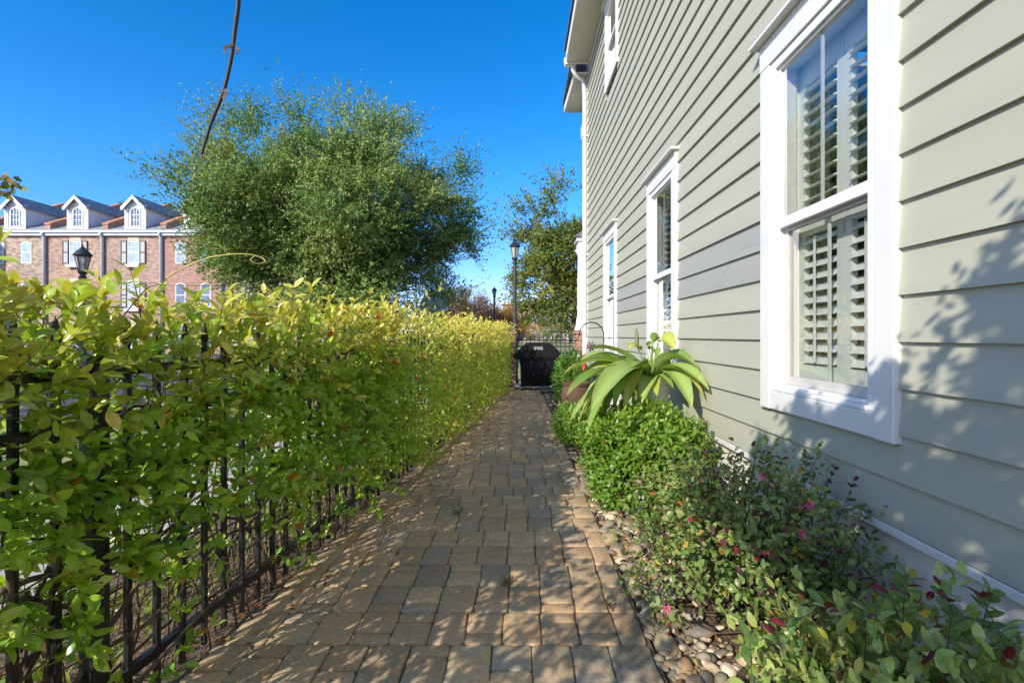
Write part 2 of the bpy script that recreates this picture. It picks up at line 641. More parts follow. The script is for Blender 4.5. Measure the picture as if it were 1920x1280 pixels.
# ------------------------------------------------------------------ the paver path
def build_path():
    ROW, UN, J = 0.2215, 0.1535, 0.0027
    V, tri_q, top, C = [], [], [], []
    nv = 0
    quads, ngons = [], []
    PX1 = 0.515
    prng = np.random.default_rng(3)
    base_cols = np.array([(0.27, 0.185, 0.115), (0.235, 0.165, 0.108), (0.30, 0.215, 0.14), (0.20, 0.155, 0.115),
                          (0.185, 0.16, 0.135), (0.255, 0.19, 0.125), (0.28, 0.19, 0.12)])

    def paver(x0, x1, y0, y1):
        nonlocal nv
        fx = fence_x((y0 + y1) / 2) + 0.03
        if x1 < fx + 0.03:
            return
        x0 += J / 2; x1 -= J / 2; y0 += J / 2; y1 -= J / 2
        if x1 - x0 < 0.02:
            return
        r = 0.016
        pts = []
        for cx, cy, a0 in ((x1 - r, y1 - r, 0), (x0 + r, y1 - r, 90), (x0 + r, y0 + r, 180), (x1 - r, y0 + r, 270)):
            for a in (0, 45, 90):
                t = math.radians(a0 + a)
                pts.append((cx + r * math.cos(t), cy + r * math.sin(t)))
            # a midpoint on the following side so the edge can wander
        full = []
        for i in range(12):
            full.append(pts[i])
            if i % 3 == 2:
                q = pts[(i + 1) % 12]
                for f in (0.33, 0.67):
                    full.append((pts[i][0] * (1 - f) + q[0] * f, pts[i][1] * (1 - f) + q[1] * f))
        P = np.array(full) + prng.normal(0, 0.0017, (len(full), 2))
        c = P.mean(axis=0)
        n = len(P)
        tilt = prng.normal(0, 0.006, 2)
        dz = prng.normal(0, 0.0012)
        rings = []
        for inset, z in ((0.0, -0.030), (0.0006, -0.007), (0.0035, -0.0022), (0.009, 0.0)):
            d = P - c
            ln = np.linalg.norm(d, axis=1, keepdims=True)
            Q = c + d * (1 - inset / ln)
            if True:
                Q[:, 0] = np.maximum(Q[:, 0], fence_x(Q[:, 1]) + 0.03)
            zz = z + dz + (Q - c) @ tilt
            rings.append(np.column_stack([Q, zz]))
        V.append(np.concatenate(rings))
        for i in range(3):
            for k in range(n):
                k2 = (k + 1) % n
                quads.append((nv + i * n + k, nv + i * n + k2, nv + (i + 1) * n + k2, nv + (i + 1) * n + k))
        ngons.append(tuple(nv + 3 * n + k for k in range(n)))
        col = lerp(base_cols[prng.integers(len(base_cols))], (0.26, 0.185, 0.12), 0.35) * prng.uniform(0.88, 1.1) * np.array([1.72, 1.74, 1.66])
        C.append(np.repeat(col[None, :], 4 * n, axis=0))
        nv += 4 * n

    y = 0.35
    r = 0
    while y < 11.75:
        x = PX1
        # border unit on the right, laid lengthwise
        bw = prng.uniform(0.075, 0.165)
        rj = prng.normal(0, 0.002)
        paver(x - bw, x, y, y + ROW)
        x -= bw
        k = prng.integers(2)
        while x > fence_x(y) - 0.05:
            un = UN * prng.choice([0.96, 1.0, 1.0, 1.04, 1.08])
            if k % 2 == 0:
                paver(x - un, x, y, y + ROW)
            else:
                s = ROW * (2 / 3 if prng.random() < 0.5 else 1 / 3)
                paver(x - un, x, y, y + s)
                paver(x - un, x, y + s, y + ROW)
            if prng.random() < 0.9:
                k += 1
            x -= un
        y += ROW
        r += 1
    V = np.concatenate(V)
    C = np.concatenate(C)
    pm = M_attr('pavers', 0.82, 55.0, 0.28, 0.55, 170.0, 0.003, 0.3)
    o = npmesh('path', V, [np.array(quads), np.array(ngons)], pm, None, C)
    tag(o, kind='structure')
    return o


build_path()
sheet('path_bedding', [(-1.6, -5), (0.53, -5), (0.53, 11.8), (-0.25, 11.8), (-1.45, 0.0)], -0.011, soil)

# ------------------------------------------------------------------ house
WX = 1.46
house = thing('clapboard_house', 'tall sage green clapboard house with white trimmed windows on the right', 'house', (WX, 0, 0))
WINS = [(1.83, 2.838, 0.805, 2.912), (4.38, 5.363, 0.805, 2.912), (7.10, 8.11, 0.805, 2.912), (6.99, 7.97, 5.21, 6.62)]


def build_house():
    E, Z0, ZT = 0.1778, 0.485, 6.98
    mb = MB()
    srng = np.random.default_rng(5)
    k = 0
    while Z0 + k * E < ZT - 0.05:
        zb = Z0 + k * E
        zt = min(zb + E, ZT)
        spans = [(-6.0, 10.12)]
        for (a, b, c, d) in WINS:
            if zt > c + 0.06 and zb < d - 0.08:
                ns = []
                for s0, s1 in spans:
                    if b - 0.05 <= s0 or a + 0.05 >= s1:
                        ns.append((s0, s1))
                    else:
                        if a + 0.05 > s0:
                            ns.append((s0, a + 0.05))
                        if b - 0.05 < s1:
                            ns.append((b - 0.05, s1))
                spans = ns
        joint = srng.uniform(0, 3.66)
        for s0, s1 in spans:
            cuts = [s0] + [q for q in (joint - 8 + 3.66 * i for i in range(7)) if s0 + 0.25 < q < s1 - 0.25] + [s1]
            for y0, y1 in zip(cuts[:-1], cuts[1:]):
                y1 -= 0.0024
                dark = zb > 1.50 and zb < 1.80 and s0 > 2.7 and s1 < 7.3
                bo = srng.normal(0, 0.0006)
                xb, xt = WX - 0.013 + bo, WX + 0.007
                mb.hexa([(xb, y0, zb), (WX + 0.0055, y0, zb), (xb, y1, zb), (WX + 0.0055, y1, zb),
                         (xt, y0, zt + 0.016), (xt + 0.008, y0, zt + 0.016), (xt, y1, zt + 0.016), (xt + 0.008, y1, zt + 0.016)],
                        1 if dark else 0)
        k += 1
    mb.build('siding', [sage, sage2], house)
    mb = MB()
    mb.box(WX + 0.022, WX + 0.20, -6, 10.2, -0.2, 0.452)
    mb.build('foundation', stucco, house)
    mb = MB()
    mb.box(WX - 0.016, WX + 0.03, -6, 10.12, 0.446, 0.480)
    mb.build('skirt_trim', white, house, bevel=0.003)
    mb = MB()      # rest of the shell
    mb.box(WX + 0.05, 9.0, 10.16, 10.26, 0, 6.98)
    mb.box(WX + 0.05, 9.0, -6.1, -6.0, 0, 6.98)
    mb.box(9.0, 9.1, -6.1, 10.26, 0, 6.98)
    mb.build('shell_wall', sage, house)
    mb = MB()
    mb.box(WX + 0.25, 8.9, -5.9, 10.1, 0.30, 0.34)
    mb.build('floor', M('indoor_floor', (0.05, 0.045, 0.04), 0.7), house)
    mb = MB()
    mb.box(WX - 0.022, WX + 0.10, 10.122, 10.27, 0.30, 6.98)
    mb.build('corner_board', white, house, bevel=0.004)
    mb = MB()
    mb.box(WX - 0.012, WX + 0.010, -6, 10.12, 6.72, 6.845)
    mb.build('frieze_board', white, house)
    # eaves
    mb = MB()
    mb.box(1.005, WX + 0.3, -6.4, 9.86, 6.85, 6.875)
    mb.build('soffit', M('soffit_paint', (0.62, 0.58, 0.52), 0.7, 0.06, 2.0), house)
    mb = MB()
    mb.box(0.98, 1.003, -6.4, 9.86, 6.84, 7.06)
    mb.box(0.98, WX + 0.3, 9.862, 9.885, 6.80, 7.06)
    mb.build('fascia', white, house)
    mb = MB()
    mb.add([(0.94, -6.5, 7.065), (0.94, 9.9, 7.065), (5.3, 5.0, 10.0), (5.3, -2.0, 10.0), (9.6, 9.9, 7.065), (9.6, -6.5, 7.065),
            (0.94, -6.5, 7.10), (0.94, 9.9, 7.10), (5.3, 5.0, 10.04), (5.3, -2.0, 10.04), (9.6, 9.9, 7.10), (9.6, -6.5, 7.10)],
           [(0, 3, 2, 1), (1, 2, 4), (3, 5, 4, 2), (0, 5, 3), (6, 7, 8, 9), (7, 10, 8), (9, 8, 10, 11), (6, 9, 11),
            (0, 1, 7, 6), (1, 4, 10, 7), (4, 5, 11, 10), (5, 0, 6, 11)])
    mb.build('roof', shingle, house)
    mb = MB()
    mb.prism([(0.96, 9.87, 6.80), (1.19, 9.87, 6.80), (1.19, 9.87, 6.93), (0.94, 9.87, 6.93)], (0, 0.14, 0))
    mb.build('gutter', white2, house, bevel=0.006)
    mb = MB()
    mb.tube([(1.13, 9.95, 6.82), (1.13, 9.95, 6.72), (1.20, 10.0, 6.62), (1.335, 10.09, 6.60), (1.38, 10.12, 6.52), (1.395, 10.13, 6.3), (1.395, 10.13, 0.30),
             (1.385, 10.13, 0.18), (1.25, 10.11, 0.10)], 0.042, 10)
    d = mb.build('downspout', white2, house, smooth=True)
    for z in (5.4, 2.9, 1.0):
        mb = MB()
        mb.box(1.345, 1.45, 10.08, 10.12, z, z + 0.03)
        mb.build('strap', white2, d)
    # front roof return beyond the corner, and the porch
    mb = MB()
    mb.hexa([(1.20, 9.98, 6.66), (1.9, 9.98, 6.66), (1.135, 11.62, 6.63), (1.9, 11.62, 6.63),
             (1.20, 9.98, 6.69), (1.9, 9.98, 6.69), (1.135, 11.62, 6.66), (1.9, 11.62, 6.66)])
    mb.build('soffit', bpy.data.materials['soffit_paint'], house)
    mb = MB()
    mb.hexa([(1.18, 9.98, 6.65), (1.20, 9.98, 6.65), (1.11, 11.64, 6.62), (1.135, 11.64, 6.62),
             (1.18, 9.98, 6.84), (1.20, 9.98, 6.84), (1.11, 11.64, 6.81), (1.135, 11.64, 6.81)])
    mb.box(1.135, 2.2, 11.62, 11.65, 6.62, 6.81)
    mb.build('fascia', white, house)
    mb = MB()
    mb.prism([(1.07, 9.95, 6.845), (1.07, 11.7, 6.82), (3.6, 10.9, 7.9)], (0, 0, 0.04))
    mb.build('roof', shingle, house)
    mb = MB()
    mb.box(1.54, 1.78, 11.25, 11.5, 1.30, 6.62)
    mb.box(1.50, 1.80, 11.22, 11.53, 5.9, 6.2)
    mb.box(1.56, 1.62, 10.27, 11.25, 0.2, 6.62)
    mb.build('porch_post', white, house, bevel=0.005)
    mb = MB()
    mb.lathe([(0.17, 1.345), (0.17, 1.40), (0.145, 1.44), (0.125, 1.62), (0.105, 1.70), (0.105, 2.4), (0.095, 3.05), (0.095, 3.1), (0.13, 3.16),
              (0.16, 3.20), (0.16, 3.24)], 1.50, 11.36, 20)
    mb.build('porch_column', white, house, auto=True)
    mb = MB()
    mb.box(1.40, 1.9, 11.2, 11.6, 3.245, 3.42)
    mb.box(1.35, 1.9, 11.15, 11.66, 3.425, 3.50)
    mb.build('porch_beam', white, house)
    mb = MB()
    mb.hexa([(1.29, 11.1, 3.505), (1.9, 11.1, 3.505), (1.29, 11.7, 3.505), (1.9, 11.7, 3.505),
             (1.31, 11.1, 3.54), (1.9, 11.1, 3.9), (1.31, 11.7, 3.54), (1.9, 11.7, 3.9)])
    mb.build('porch_roof', shingle, house)
    brk = M_brick('pier_brick', (0.21, 0.075, 0.05), (0.31, 0.13, 0.085), (0.30, 0.26, 0.22), 0.21, 0.076, 0.010)
    mb = MB()
    mb.box(1.335, 1.745, 11.16, 11.56, -0.05, 1.26)
    mb.box(1.305, 1.775, 11.13, 11.59, 1.262, 1.343)
    mb.build('brick_pier', brk, house)
    return brk


pier_brick = build_house()


def build_window(a, b, c, d, shutters=True):
    mb = MB()
    T = 0.10
    mb.box(WX - 0.032, WX + 0.02, a, a + T, c, d - 0.151)
    mb.box(WX - 0.032, WX + 0.02, b - T, b, c, d - 0.151)
    mb.box(WX - 0.034, WX + 0.02, a - 0.004, b + 0.004, d - 0.15, d)
    mb.box(WX - 0.029, WX + 0.02, a + T + 0.001, b - T - 0.001, c + 0.002, c + 0.105)
    wf = mb.build('window', white, house, bevel=0.004)
    mb = MB()
    mb.hexa([(WX - 0.085, a - 0.035, d), (WX + 0.02, a - 0.035, d), (WX - 0.085, b + 0.035, d), (WX + 0.02, b + 0.035, d),
             (WX - 0.085, a - 0.035, d + 0.016), (WX + 0.02, a - 0.035, d + 0.03), (WX - 0.085, b + 0.035, d + 0.016), (WX + 0.02, b + 0.035, d + 0.03)])
    mb.build('drip_cap', white, wf)
    # frame
    y0, y1, z0, z1 = a + T, b - T, c + 0.106, d - 0.152
    F = 0.05
    mb = MB()
    mb.box(WX - 0.022, WX + 0.10, y0, y0 + F, z0, z1)
    mb.box(WX - 0.022, WX + 0.10, y1 - F, y1, z0, z1)
    mb.box(WX - 0.0215, WX + 0.10, y0 + F, y1 - F, z1 - F, z1)
    mb.box(WX - 0.030, WX + 0.10, y0 + F, y1 - F, z0, z0 + 0.022)
    mb.box(WX - 0.010, WX + 0.10, y0 + F, y1 - F, z0 + 0.0225, z0 + 0.04)
    mb.build('frame', white2, wf, bevel=0.004)
    y0 += F; y1 -= F; z0 += 0.041; z1 -= F
    zm = z0 + (z1 - z0) * 0.497
    S = 0.032
    mb = MB()          # upper sash
    x0, x1 = WX - 0.004, WX + 0.026
    mb.box(x0, x1, y0, y0 + S * .5, zm, z1)
    mb.box(x0, x1, y1 - S * .5, y1, zm, z1)
    mb.box(x0, x1, y0 + S * .5, y1 - S * .5, z1 - S * .5, z1)
    mb.box(x0 - 0.003, x1, y0 + S * .5, y1 - S * .5, zm - 0.012, zm + 0.042)
    mb.build('sash', white2, wf, bevel=0.003)
    mb = MB()          # lower sash, set back
    x0, x1 = WX + 0.030, WX + 0.060
    mb.box(x0, x1, y0, y0 + S, z0, zm)
    mb.box(x0, x1, y1 - S, y1, z0, zm)
    mb.box(x0, x1, y0 + S, y1 - S, z0, z0 + 0.045)
    mb.box(x0, x1, y0 + S, y1 - S, zm - 0.03, zm + 0.03)
    mb.build('sash', sashgrey, wf, bevel=0.003)
    for (xg, za, zb) in ((WX + 0.012, zm + 0.03, z1 - 0.01), (WX + 0.045, z0 + 0.03, zm - 0.01)):
        mb = MB()
        mb.add([(xg, y0 + 0.008, za), (xg, y1 - 0.008, za), (xg, y1 - 0.008, zb), (xg, y0 + 0.008, zb)], [(3, 2, 1, 0)])
        mb.build('pane', glass, wf)
        mb = MB()
        ym = (y0 + y1) / 2
        mb.box(xg + 0.003, xg + 0.012, ym - 0.008, ym + 0.008, za, zb)
        mb.build('muntin', white2, wf)
    if shutters:
        X = WX + 0.125
        mb = MB()      # lining of the opening
        mb.box(WX + 0.101, WX + 0.30, y0 - 0.045, y0 - 0.02, z0 - 0.06, z1 + 0.05)
        mb.box(WX + 0.101, WX + 0.30, y1 + 0.02, y1 + 0.045, z0 - 0.06, z1 + 0.05)
        mb.box(WX + 0.101, WX + 0.30, y0 - 0.02, y1 + 0.02, z0 - 0.06, z0 - 0.02)
        mb.box(WX + 0.101, WX + 0.30, y0 - 0.02, y1 + 0.02, z1 + 0.01, z1 + 0.05)
        mb.build('jamb', shutterw, wf)
        ym = (y0 + y1) / 2
        for p0, p1 in ((y0 - 0.019, ym - 0.002), (ym + 0.002, y1 + 0.019)):
            mb = MB()
            st, rl = 0.052, 0.11
            zc = zm
            mb.box(X, X + 0.028, p0, p0 + st, z0 - 0.019, z1 + 0.009)
            mb.box(X, X + 0.028, p1 - st, p1, z0 - 0.019, z1 + 0.009)
            for q0, q1 in ((z0 - 0.019, z0 + rl), (z1 - rl, z1 + 0.009), (zc - 0.055, zc + 0.04)):
                mb.box(X + 0.001, X + 0.027, p0 + st, p1 - st, q0, q1)
            for q0, q1, tl in ((z0 + rl, zc - 0.055, math.radians(40)), (zc + 0.04, z1 - rl, math.radians(18))):
                nL = int(round((q1 - q0) / 0.066))
                for i in range(nL):
                    zc_ = q0 + (i + 0.5) * (q1 - q0) / nL
                    hw, th = 0.036, 0.0048
                    cx = X + 0.014
                    ca, sa = math.cos(tl), math.sin(tl)
                    pts = [(-hw, 0), (-hw * .5, th), (hw * .5, th), (hw, 0), (hw * .5, -th), (-hw * .5, -th)]
                    pr = [(cx + px_ * ca - pz * sa * 0, p0 + st + 0.002, zc_ + px_ * sa + pz) for px_, pz in pts]
                    mb.prism(pr, (0, p1 - p0 - 2 * st - 0.004, 0))
            # tilt rod
            mb.box(X - 0.034, X - 0.026, (p0 + p1) / 2 - 0.005, (p0 + p1) / 2 + 0.005, z0 + rl + 0.02, zc - 0.08)
            mb.build('shutter', shutterw, wf)
    return wf


for i, (a, b, c, d) in enumerate(WINS):
    build_window(a, b, c, d)

# ------------------------------------------------------------------ iron fences
def picket_mesh(parent, name='picket', h=1.16):
    mb = MB()
    a = 0.0085
    mb.box(-a, a, -a, a, 0.015, h)
    mb.lathe([(0.013, h), (0.014, h + 0.012), (0.008, h + 0.02), (0.014, h + 0.05), (0.009, h + 0.085), (0.001, h + 0.115)], 0, 0, 8)
    return mb.build(name, iron, parent, local=True)


def build_fence():
    f = thing('iron_fence', 'black iron picket fence running along the left of the paver path inside the hedge', 'fence', tuple(fpt(1.0)))
    o = ORG[f.name]
    ang = math.atan2(FD[1], FD[0]) - PI / 2
    step = 0.1081
    first = None
    posts = [1.4416 + 2.42 * i for i in range(-1, 5)]
    Y = 1.4416 - 4 * step
    n = 0
    while Y < 10.9:
        if min(abs(Y - p) for p in posts) > 0.05:
            if first is None:
                first = picket_mesh(f)
                q = first
            else:
                q = bpy.data.objects.new('picket', first.data)
                COL.objects.link(q)
                q.parent = f
            q.location = tuple(fpt(Y) - o)
            q.rotation_euler = (random.gauss(0, 0.004), random.gauss(0, 0.004), ang)
            n += 1
        Y += step * 1.005
    for p in posts[1:]:
        mb = MB()
        a = 0.026
        mb.box(-a, a, -a, a, -0.05, 1.15)
        mb.box(-a - 0.004, a + 0.004, -a - 0.004, a + 0.004, 1.15, 1.165)
        mb.lathe([(0.033, 1.165), (0.02, 1.178), (0.004, 1.186)], 0, 0, 4, rot=PI / 4)
        q = mb.build('post', iron, f, local=True, bevel=0.003)
        q.location = tuple(fpt(p) - o)
        q.rotation_euler = (0, 0, ang)
    for z in (0.118, 0.94, 1.095):
        mb = MB()
        for s in (0,):
            A, B = fpt(-1.2), fpt(11.0)
            n2 = np.array([FN[0], FN[1], 0]) * 0.0145
            zz = np.array([0, 0, 1.0])
            V = [A - n2, A + n2, B - n2, B + n2]
            mb.hexa([v + zz * z for v in V] + [v + zz * (z + 0.032) for v in V])
        mb.build('rail', iron, f, bevel=0.002)
    # fence beyond the grill
    f2 = thing('iron_fence', 'short black iron picket fence across the end of the path behind the covered grill', 'fence', (0.6, 11.7, 0))
    o = ORG[f2.name]
    x = -0.02
    while x < 1.31:
        q = bpy.data.objects.new('picket', first.data)
        COL.objects.link(q)
        q.parent = f2
        q.location = (x - o[0], 0, 0)
        x += 0.1055
    for z in (0.118, 0.94, 1.095):
        mb = MB()
        mb.box(-0.068, 1.333, 11.687, 11.713, z, z + 0.03)
        mb.build('rail', iron, f2)


build_fence()

pl = thing('brick_pillar', 'dark red brick pillar with flat cap at the end of the hedge', 'pillar', (-0.245, 11.43, 0))
mb = MB()
mb.box(-0.42, -0.07, 11.26, 11.6, -0.05, 1.24)
mb.build('shaft', M_brick('pillar_brick', (0.11, 0.04, 0.03), (0.17, 0.065, 0.048), (0.22, 0.19, 0.17), 0.21, 0.076, 0.010), pl)
mb = MB()
mb.box(-0.45, -0.04, 11.23, 11.63, 1.242, 1.32)
mb.build('cap', pier_brick, pl, bevel=0.006)

# ------------------------------------------------------------------ the hedge on the fence
GREEN_D, GREEN_M = np.array((0.15, 0.33, 0.034)), np.array((0.34, 0.53, 0.052))
GREEN_Y, YELLOW = np.array((0.40, 0.48, 0.06)), np.array((0.62, 0.57, 0.12))
ORANGE = np.array((0.50, 0.12, 0.02))


def hnoise(y):
    return 0.5 * np.sin(2.1 * y + 0.4) + 0.3 * np.sin(5.3 * y + 1.7) + 0.2 * np.sin(11.7 * y)


def build_hedge():
    h = thing('jasmine_hedge', 'long leafy green and yellow climbing hedge covering the iron fence on the left', 'hedge', tuple(fpt(4.0)))

    def region(y0, y1, per_m, kind, pairs, lsize, name, wild=0.0, LV=None):
        LV = LV or Leaves()
        n = int((y1 - y0) * per_m)
        Y = rng.uniform(y0, y1, n * 4)
        htop = 1.29 + 0.05 * hnoise(Y) + 0.09 * smooth(Y, 1.5, 7.0) + 0.52 * smooth(-Y, -0.85, 0.8)
        z = 0.04 + (htop - 0.04) * rng.random(n * 4)
        far = smooth(Y, 2.2, 4.5)
        clump = 0.5 + 0.5 * np.sin(Y * 9.1 + 3 * np.sin(z * 5.0)) * np.sin(z * 8.3 + 2 * np.sin(Y * 4.0))
        low = 0.11 + 0.24 * far
        lo_edge = lerp(0.30, 0.02, far)
        hi_edge = lerp(0.88, 0.35, far)
        wgt = low + (1 - low) * smooth(z, lo_edge, hi_edge)
        wgt *= 0.35 + 0.85 * clump
        keep = rng.random(n * 4) < wgt
        Y, z, htop, far = Y[keep][:n], z[keep][:n], htop[keep][:n], far[keep][:n]
        n = len(Y)
        top = smooth(z, htop - 0.30, htop)
        umax = 0.035 + 0.10 * smooth(Y, 1.3, 3.6) + 0.07 * smooth(z, 0.75, 1.2) + 0.05 * far - 0.06 * smooth(Y, 8, 11)
        umin = -0.11 - 0.11 * far - 0.10 * smooth(z, 0.85, 1.2)
        u = umin + (umax - umin) * rng.random(n) ** 0.85
        B = np.column_stack([fence_x(Y) + FN[0] * u, Y + FN[1] * u, z])
        side = np.where(u > -0.06, 1.0, -1.0) * rng.uniform(0.2, 1.1, n)
        D = np.column_stack([FN[0] * side, FN[1] * side, rng.normal(0.15, 0.45, n) + 1.3 * top])
        al = rng.normal(0, 0.7, n)
        D[:, 0] += FD[0] * al
        D[:, 1] += FD[1] * al
        ln = rng.uniform(0.07, 0.17, n)
        # shoots thrust out on top
        sh = (rng.random(n) < 0.05 + wild) & (top > 0.55)
        ln[sh] *= rng.uniform(1.3, 2.0, sh.sum())
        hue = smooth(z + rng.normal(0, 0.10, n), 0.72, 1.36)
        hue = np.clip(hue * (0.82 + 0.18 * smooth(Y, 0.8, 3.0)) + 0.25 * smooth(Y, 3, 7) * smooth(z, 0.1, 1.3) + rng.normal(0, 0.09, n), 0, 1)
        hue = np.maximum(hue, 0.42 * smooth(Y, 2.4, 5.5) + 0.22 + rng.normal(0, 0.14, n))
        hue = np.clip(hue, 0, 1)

        def colf(t, m):
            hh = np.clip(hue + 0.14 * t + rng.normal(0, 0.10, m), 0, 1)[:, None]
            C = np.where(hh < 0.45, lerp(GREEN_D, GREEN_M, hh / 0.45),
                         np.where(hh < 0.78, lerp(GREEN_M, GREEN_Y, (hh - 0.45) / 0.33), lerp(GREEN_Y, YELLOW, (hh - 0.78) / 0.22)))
            r = rng.random(m)
            C[r < 0.007] = ORANGE
            C[(r > 0.012) & (r < 0.03)] = (0.42, 0.34, 0.05)
            return vary(C, 0.22)

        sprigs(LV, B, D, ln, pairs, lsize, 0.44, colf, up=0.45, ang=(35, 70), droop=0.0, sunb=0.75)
        o = LV.build(name, leaf_hedge, kind, h)
        return B, D, ln

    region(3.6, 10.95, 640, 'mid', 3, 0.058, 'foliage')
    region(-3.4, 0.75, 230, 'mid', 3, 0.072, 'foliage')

    # shoots that stick out above, seen against the sky and houses
    mb = MB()
    LV = Leaves()
    # the curling tendril
    def shoot(pts, r0, r1, leaves=0, ls=0.05, lo=0.0, colr=YELLOW):
        P = np.array(pts, float)
        # resample by Catmull-Rom
        Q = []
        E = np.vstack([2 * P[0] - P[1], P, 2 * P[-1] - P[-2]])
        for i in range(1, len(E) - 2):
            for k in range(6):
                t = k / 6
                p0, p1, p2, p3 = E[i - 1:i + 3]
                Q.append(0.5 * ((2 * p1) + (-p0 + p2) * t + (2 * p0 - 5 * p1 + 4 * p2 - p3) * t * t + (-p0 + 3 * p1 - 3 * p2 + p3) * t ** 3))
        Q.append(P[-1])
        Q = np.array(Q)
        mb.tube(Q, np.linspace(r0, r1, len(Q)), 6)
        if leaves:
            idx = np.linspace(int(lo * (len(Q) - 1)), len(Q) - 2, leaves).astype(int)
            for k, i in enumerate(idx):
                d = unit(Q[i + 1] - Q[i])
                ref = unit(np.cross(d, [0, 0, 1.0]))
                if k % 2:
                    ref = np.cross(d, ref)
                for s in (-1, 1):
                    ld = d * 0.6 + ref * s + rng.normal(0, 0.2, 3)
                    c = lerp(GREEN_Y, colr, rng.random()) * rng.uniform(0.8, 1.15)
                    LV.add(Q[i][None], ld[None], np.array([[0.1, -0.3, 0.9]]) + rng.normal(0, 0.3, (1, 3)), np.array([ls * rng.uniform(0.8, 1.25)]),
                           np.array([ls * 0.44]), c[None])
        return Q

    Yt = 1.75
    tend = M('tendril', (0.42, 0.36, 0.10), 0.5, 0.2, 20)
    main_mb, mb = mb, MB()
    shoot([at(262, 610, Yt), at(300, 535, Yt), at(340, 505, Yt), at(385, 485, Yt), at(430, 477, Yt), at(468, 477, Yt + .02), at(492, 484, Yt + .03),
           at(497, 492, Yt + .02), at(480, 494, Yt), at(470, 487, Yt - .01), at(478, 480, Yt)], 0.0026, 0.0018)
    mb.build('tendril', tend, h, smooth=True)
    mb = main_mb
    shoot([at(225, 600, 1.6), at(262, 555, 1.6), at(285, 536, 1.62), at(330, 535, 1.62), at(420, 536, 1.66)], 0.0022, 0.0009)
    for (px, py, dx, L, Y) in ((120, 585, 14, 44, 1.55), (190, 590, -4, 72, 1.5), (265, 600, -22, 100, 1.65), (60, 600, 20, 55, 1.45),
                               (120, 600, 10, 60, 1.5), (410, 610, 16, 62, 1.95), (440, 612, -6, 50, 2.0), (545, 600, 6, 66, 2.4), (580, 605, 4, 72, 2.5),
                               (525, 605, -14, 60, 2.35), (660, 605, 5, 42, 3.0), (705, 605, -6, 40, 3.2), (20, 590, -14, 40, 1.4), (350, 605, 20, 55, 1.8),
                               (490, 605, 8, 48, 2.2), (620, 605, -4, 48, 2.8), (760, 600, 6, 34, 3.9), (690, 600, 8, 44, 3.1)):
        P = [at(px, py, Y), at(px + dx * 0.4, py - L * 0.5, Y), at(px + dx, py - L, Y + 0.02)]
        shoot(P, 0.0022, 0.0012, leaves=5, ls=0.066 * (1.0 if Y < 2.6 else 0.85), lo=0.25)
    shoot([at(745, 610, 3.6), at(775, 570, 3.6), at(800, 556, 3.62), at(830, 540, 3.65), at(825, 537, 3.6)], 0.003, 0.0015, leaves=4, ls=0.05, lo=0.3)

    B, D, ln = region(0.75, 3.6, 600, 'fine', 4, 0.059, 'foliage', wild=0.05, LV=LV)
    # woody vine stems
    srng = np.random.default_rng(21)
    for i in range(160):
        Y = srng.uniform(0.9, 4.2) if i < 115 else srng.uniform(4.2, 10.8)
        u = srng.uniform(-0.2, 0.02)
        n = 9
        zt = srng.uniform(0.5, 1.25)
        lean = srng.normal(0, 0.25)
        ph = srng.uniform(0, 6.28)
        P = []
        for k in range(n):
            t = k / (n - 1)
            P.append(fpt(Y + lean * t + 0.035 * math.sin(ph + 5 * t), u * (1 - 0.4 * t) + 0.03 * math.cos(ph + 6 * t) + srng.normal(0, 0.006), -0.02 + zt * t))
        r = srng.uniform(0.002, 0.0055) if i % 6 else srng.uniform(0.007, 0.012)
        mb.tube(P, np.linspace(r, r * 0.45, n), 7)
    for i in range(120):          # runners tied along the rails
        Y0 = srng.uniform(0.8, 3.4) if i < 95 else srng.uniform(3.4, 9.5)
        L = srng.uniform(0.35, 1.2)
        z0 = srng.choice([0.16, 0.5, 0.7, 0.95, 1.1, 0.3]) + srng.normal(0, 0.05)
        u = srng.uniform(-0.10, 0.03)
        n = 11
        ph, am = srng.uniform(0, 6.28), srng.uniform(0.01, 0.04)
        rise = srng.normal(0, 0.12)
        P = [fpt(Y0 + L * k / (n - 1), u + am * math.cos(ph + 0.9 * k), max(0.01, z0 + rise * k / n + am * math.sin(ph + 0.8 * k))) for k in range(n)]
        r = srng.uniform(0.0018, 0.0042) if i % 7 else srng.uniform(0.006, 0.010)
        mb.tube(P, np.linspace(r, r * 0.6, n), 6)
    # the thick old stem low at the left
    shoot([fpt(0.95, -0.22, 0.02), fpt(1.12, -0.16, 0.14), fpt(1.25, -0.10, 0.22), fpt(1.33, -0.05, 0.36), fpt(1.22, -0.04, 0.45)], 0.016, 0.009)
    shoot([fpt(1.2, 0.01, -0.02), fpt(1.42, 0.03, 0.03), fpt(1.62, 0.035, 0.12), fpt(1.95, 0.02, 0.17), fpt(2.4, 0.0, 0.16)], 0.009, 0.005)
    shoot([fpt(1.0, -0.2, 0.3), fpt(1.3, -0.2, 0.36), fpt(1.6, -0.14, 0.34), fpt(2.0, -0.12, 0.40)], 0.008, 0.004)
    mb.build('stems', vine_bark, h, smooth=True)
    # fine shoots carrying the leaves
    mb2 = MB()
    sel = rng.choice(len(B), min(1500, len(B)), replace=False)
    for i in sel:
        e = B[i] + unit(D[i]) * ln[i]
        mb2.tube([B[i] - unit(D[i]) * 0.05, B[i], e], [0.0015, 0.0013, 0.0007], 4, cap=False)
    mb2.build('twigs', M('green_twig', (0.16, 0.12, 0.05), 0.7, 0.3), h, smooth=True)


build_hedge()


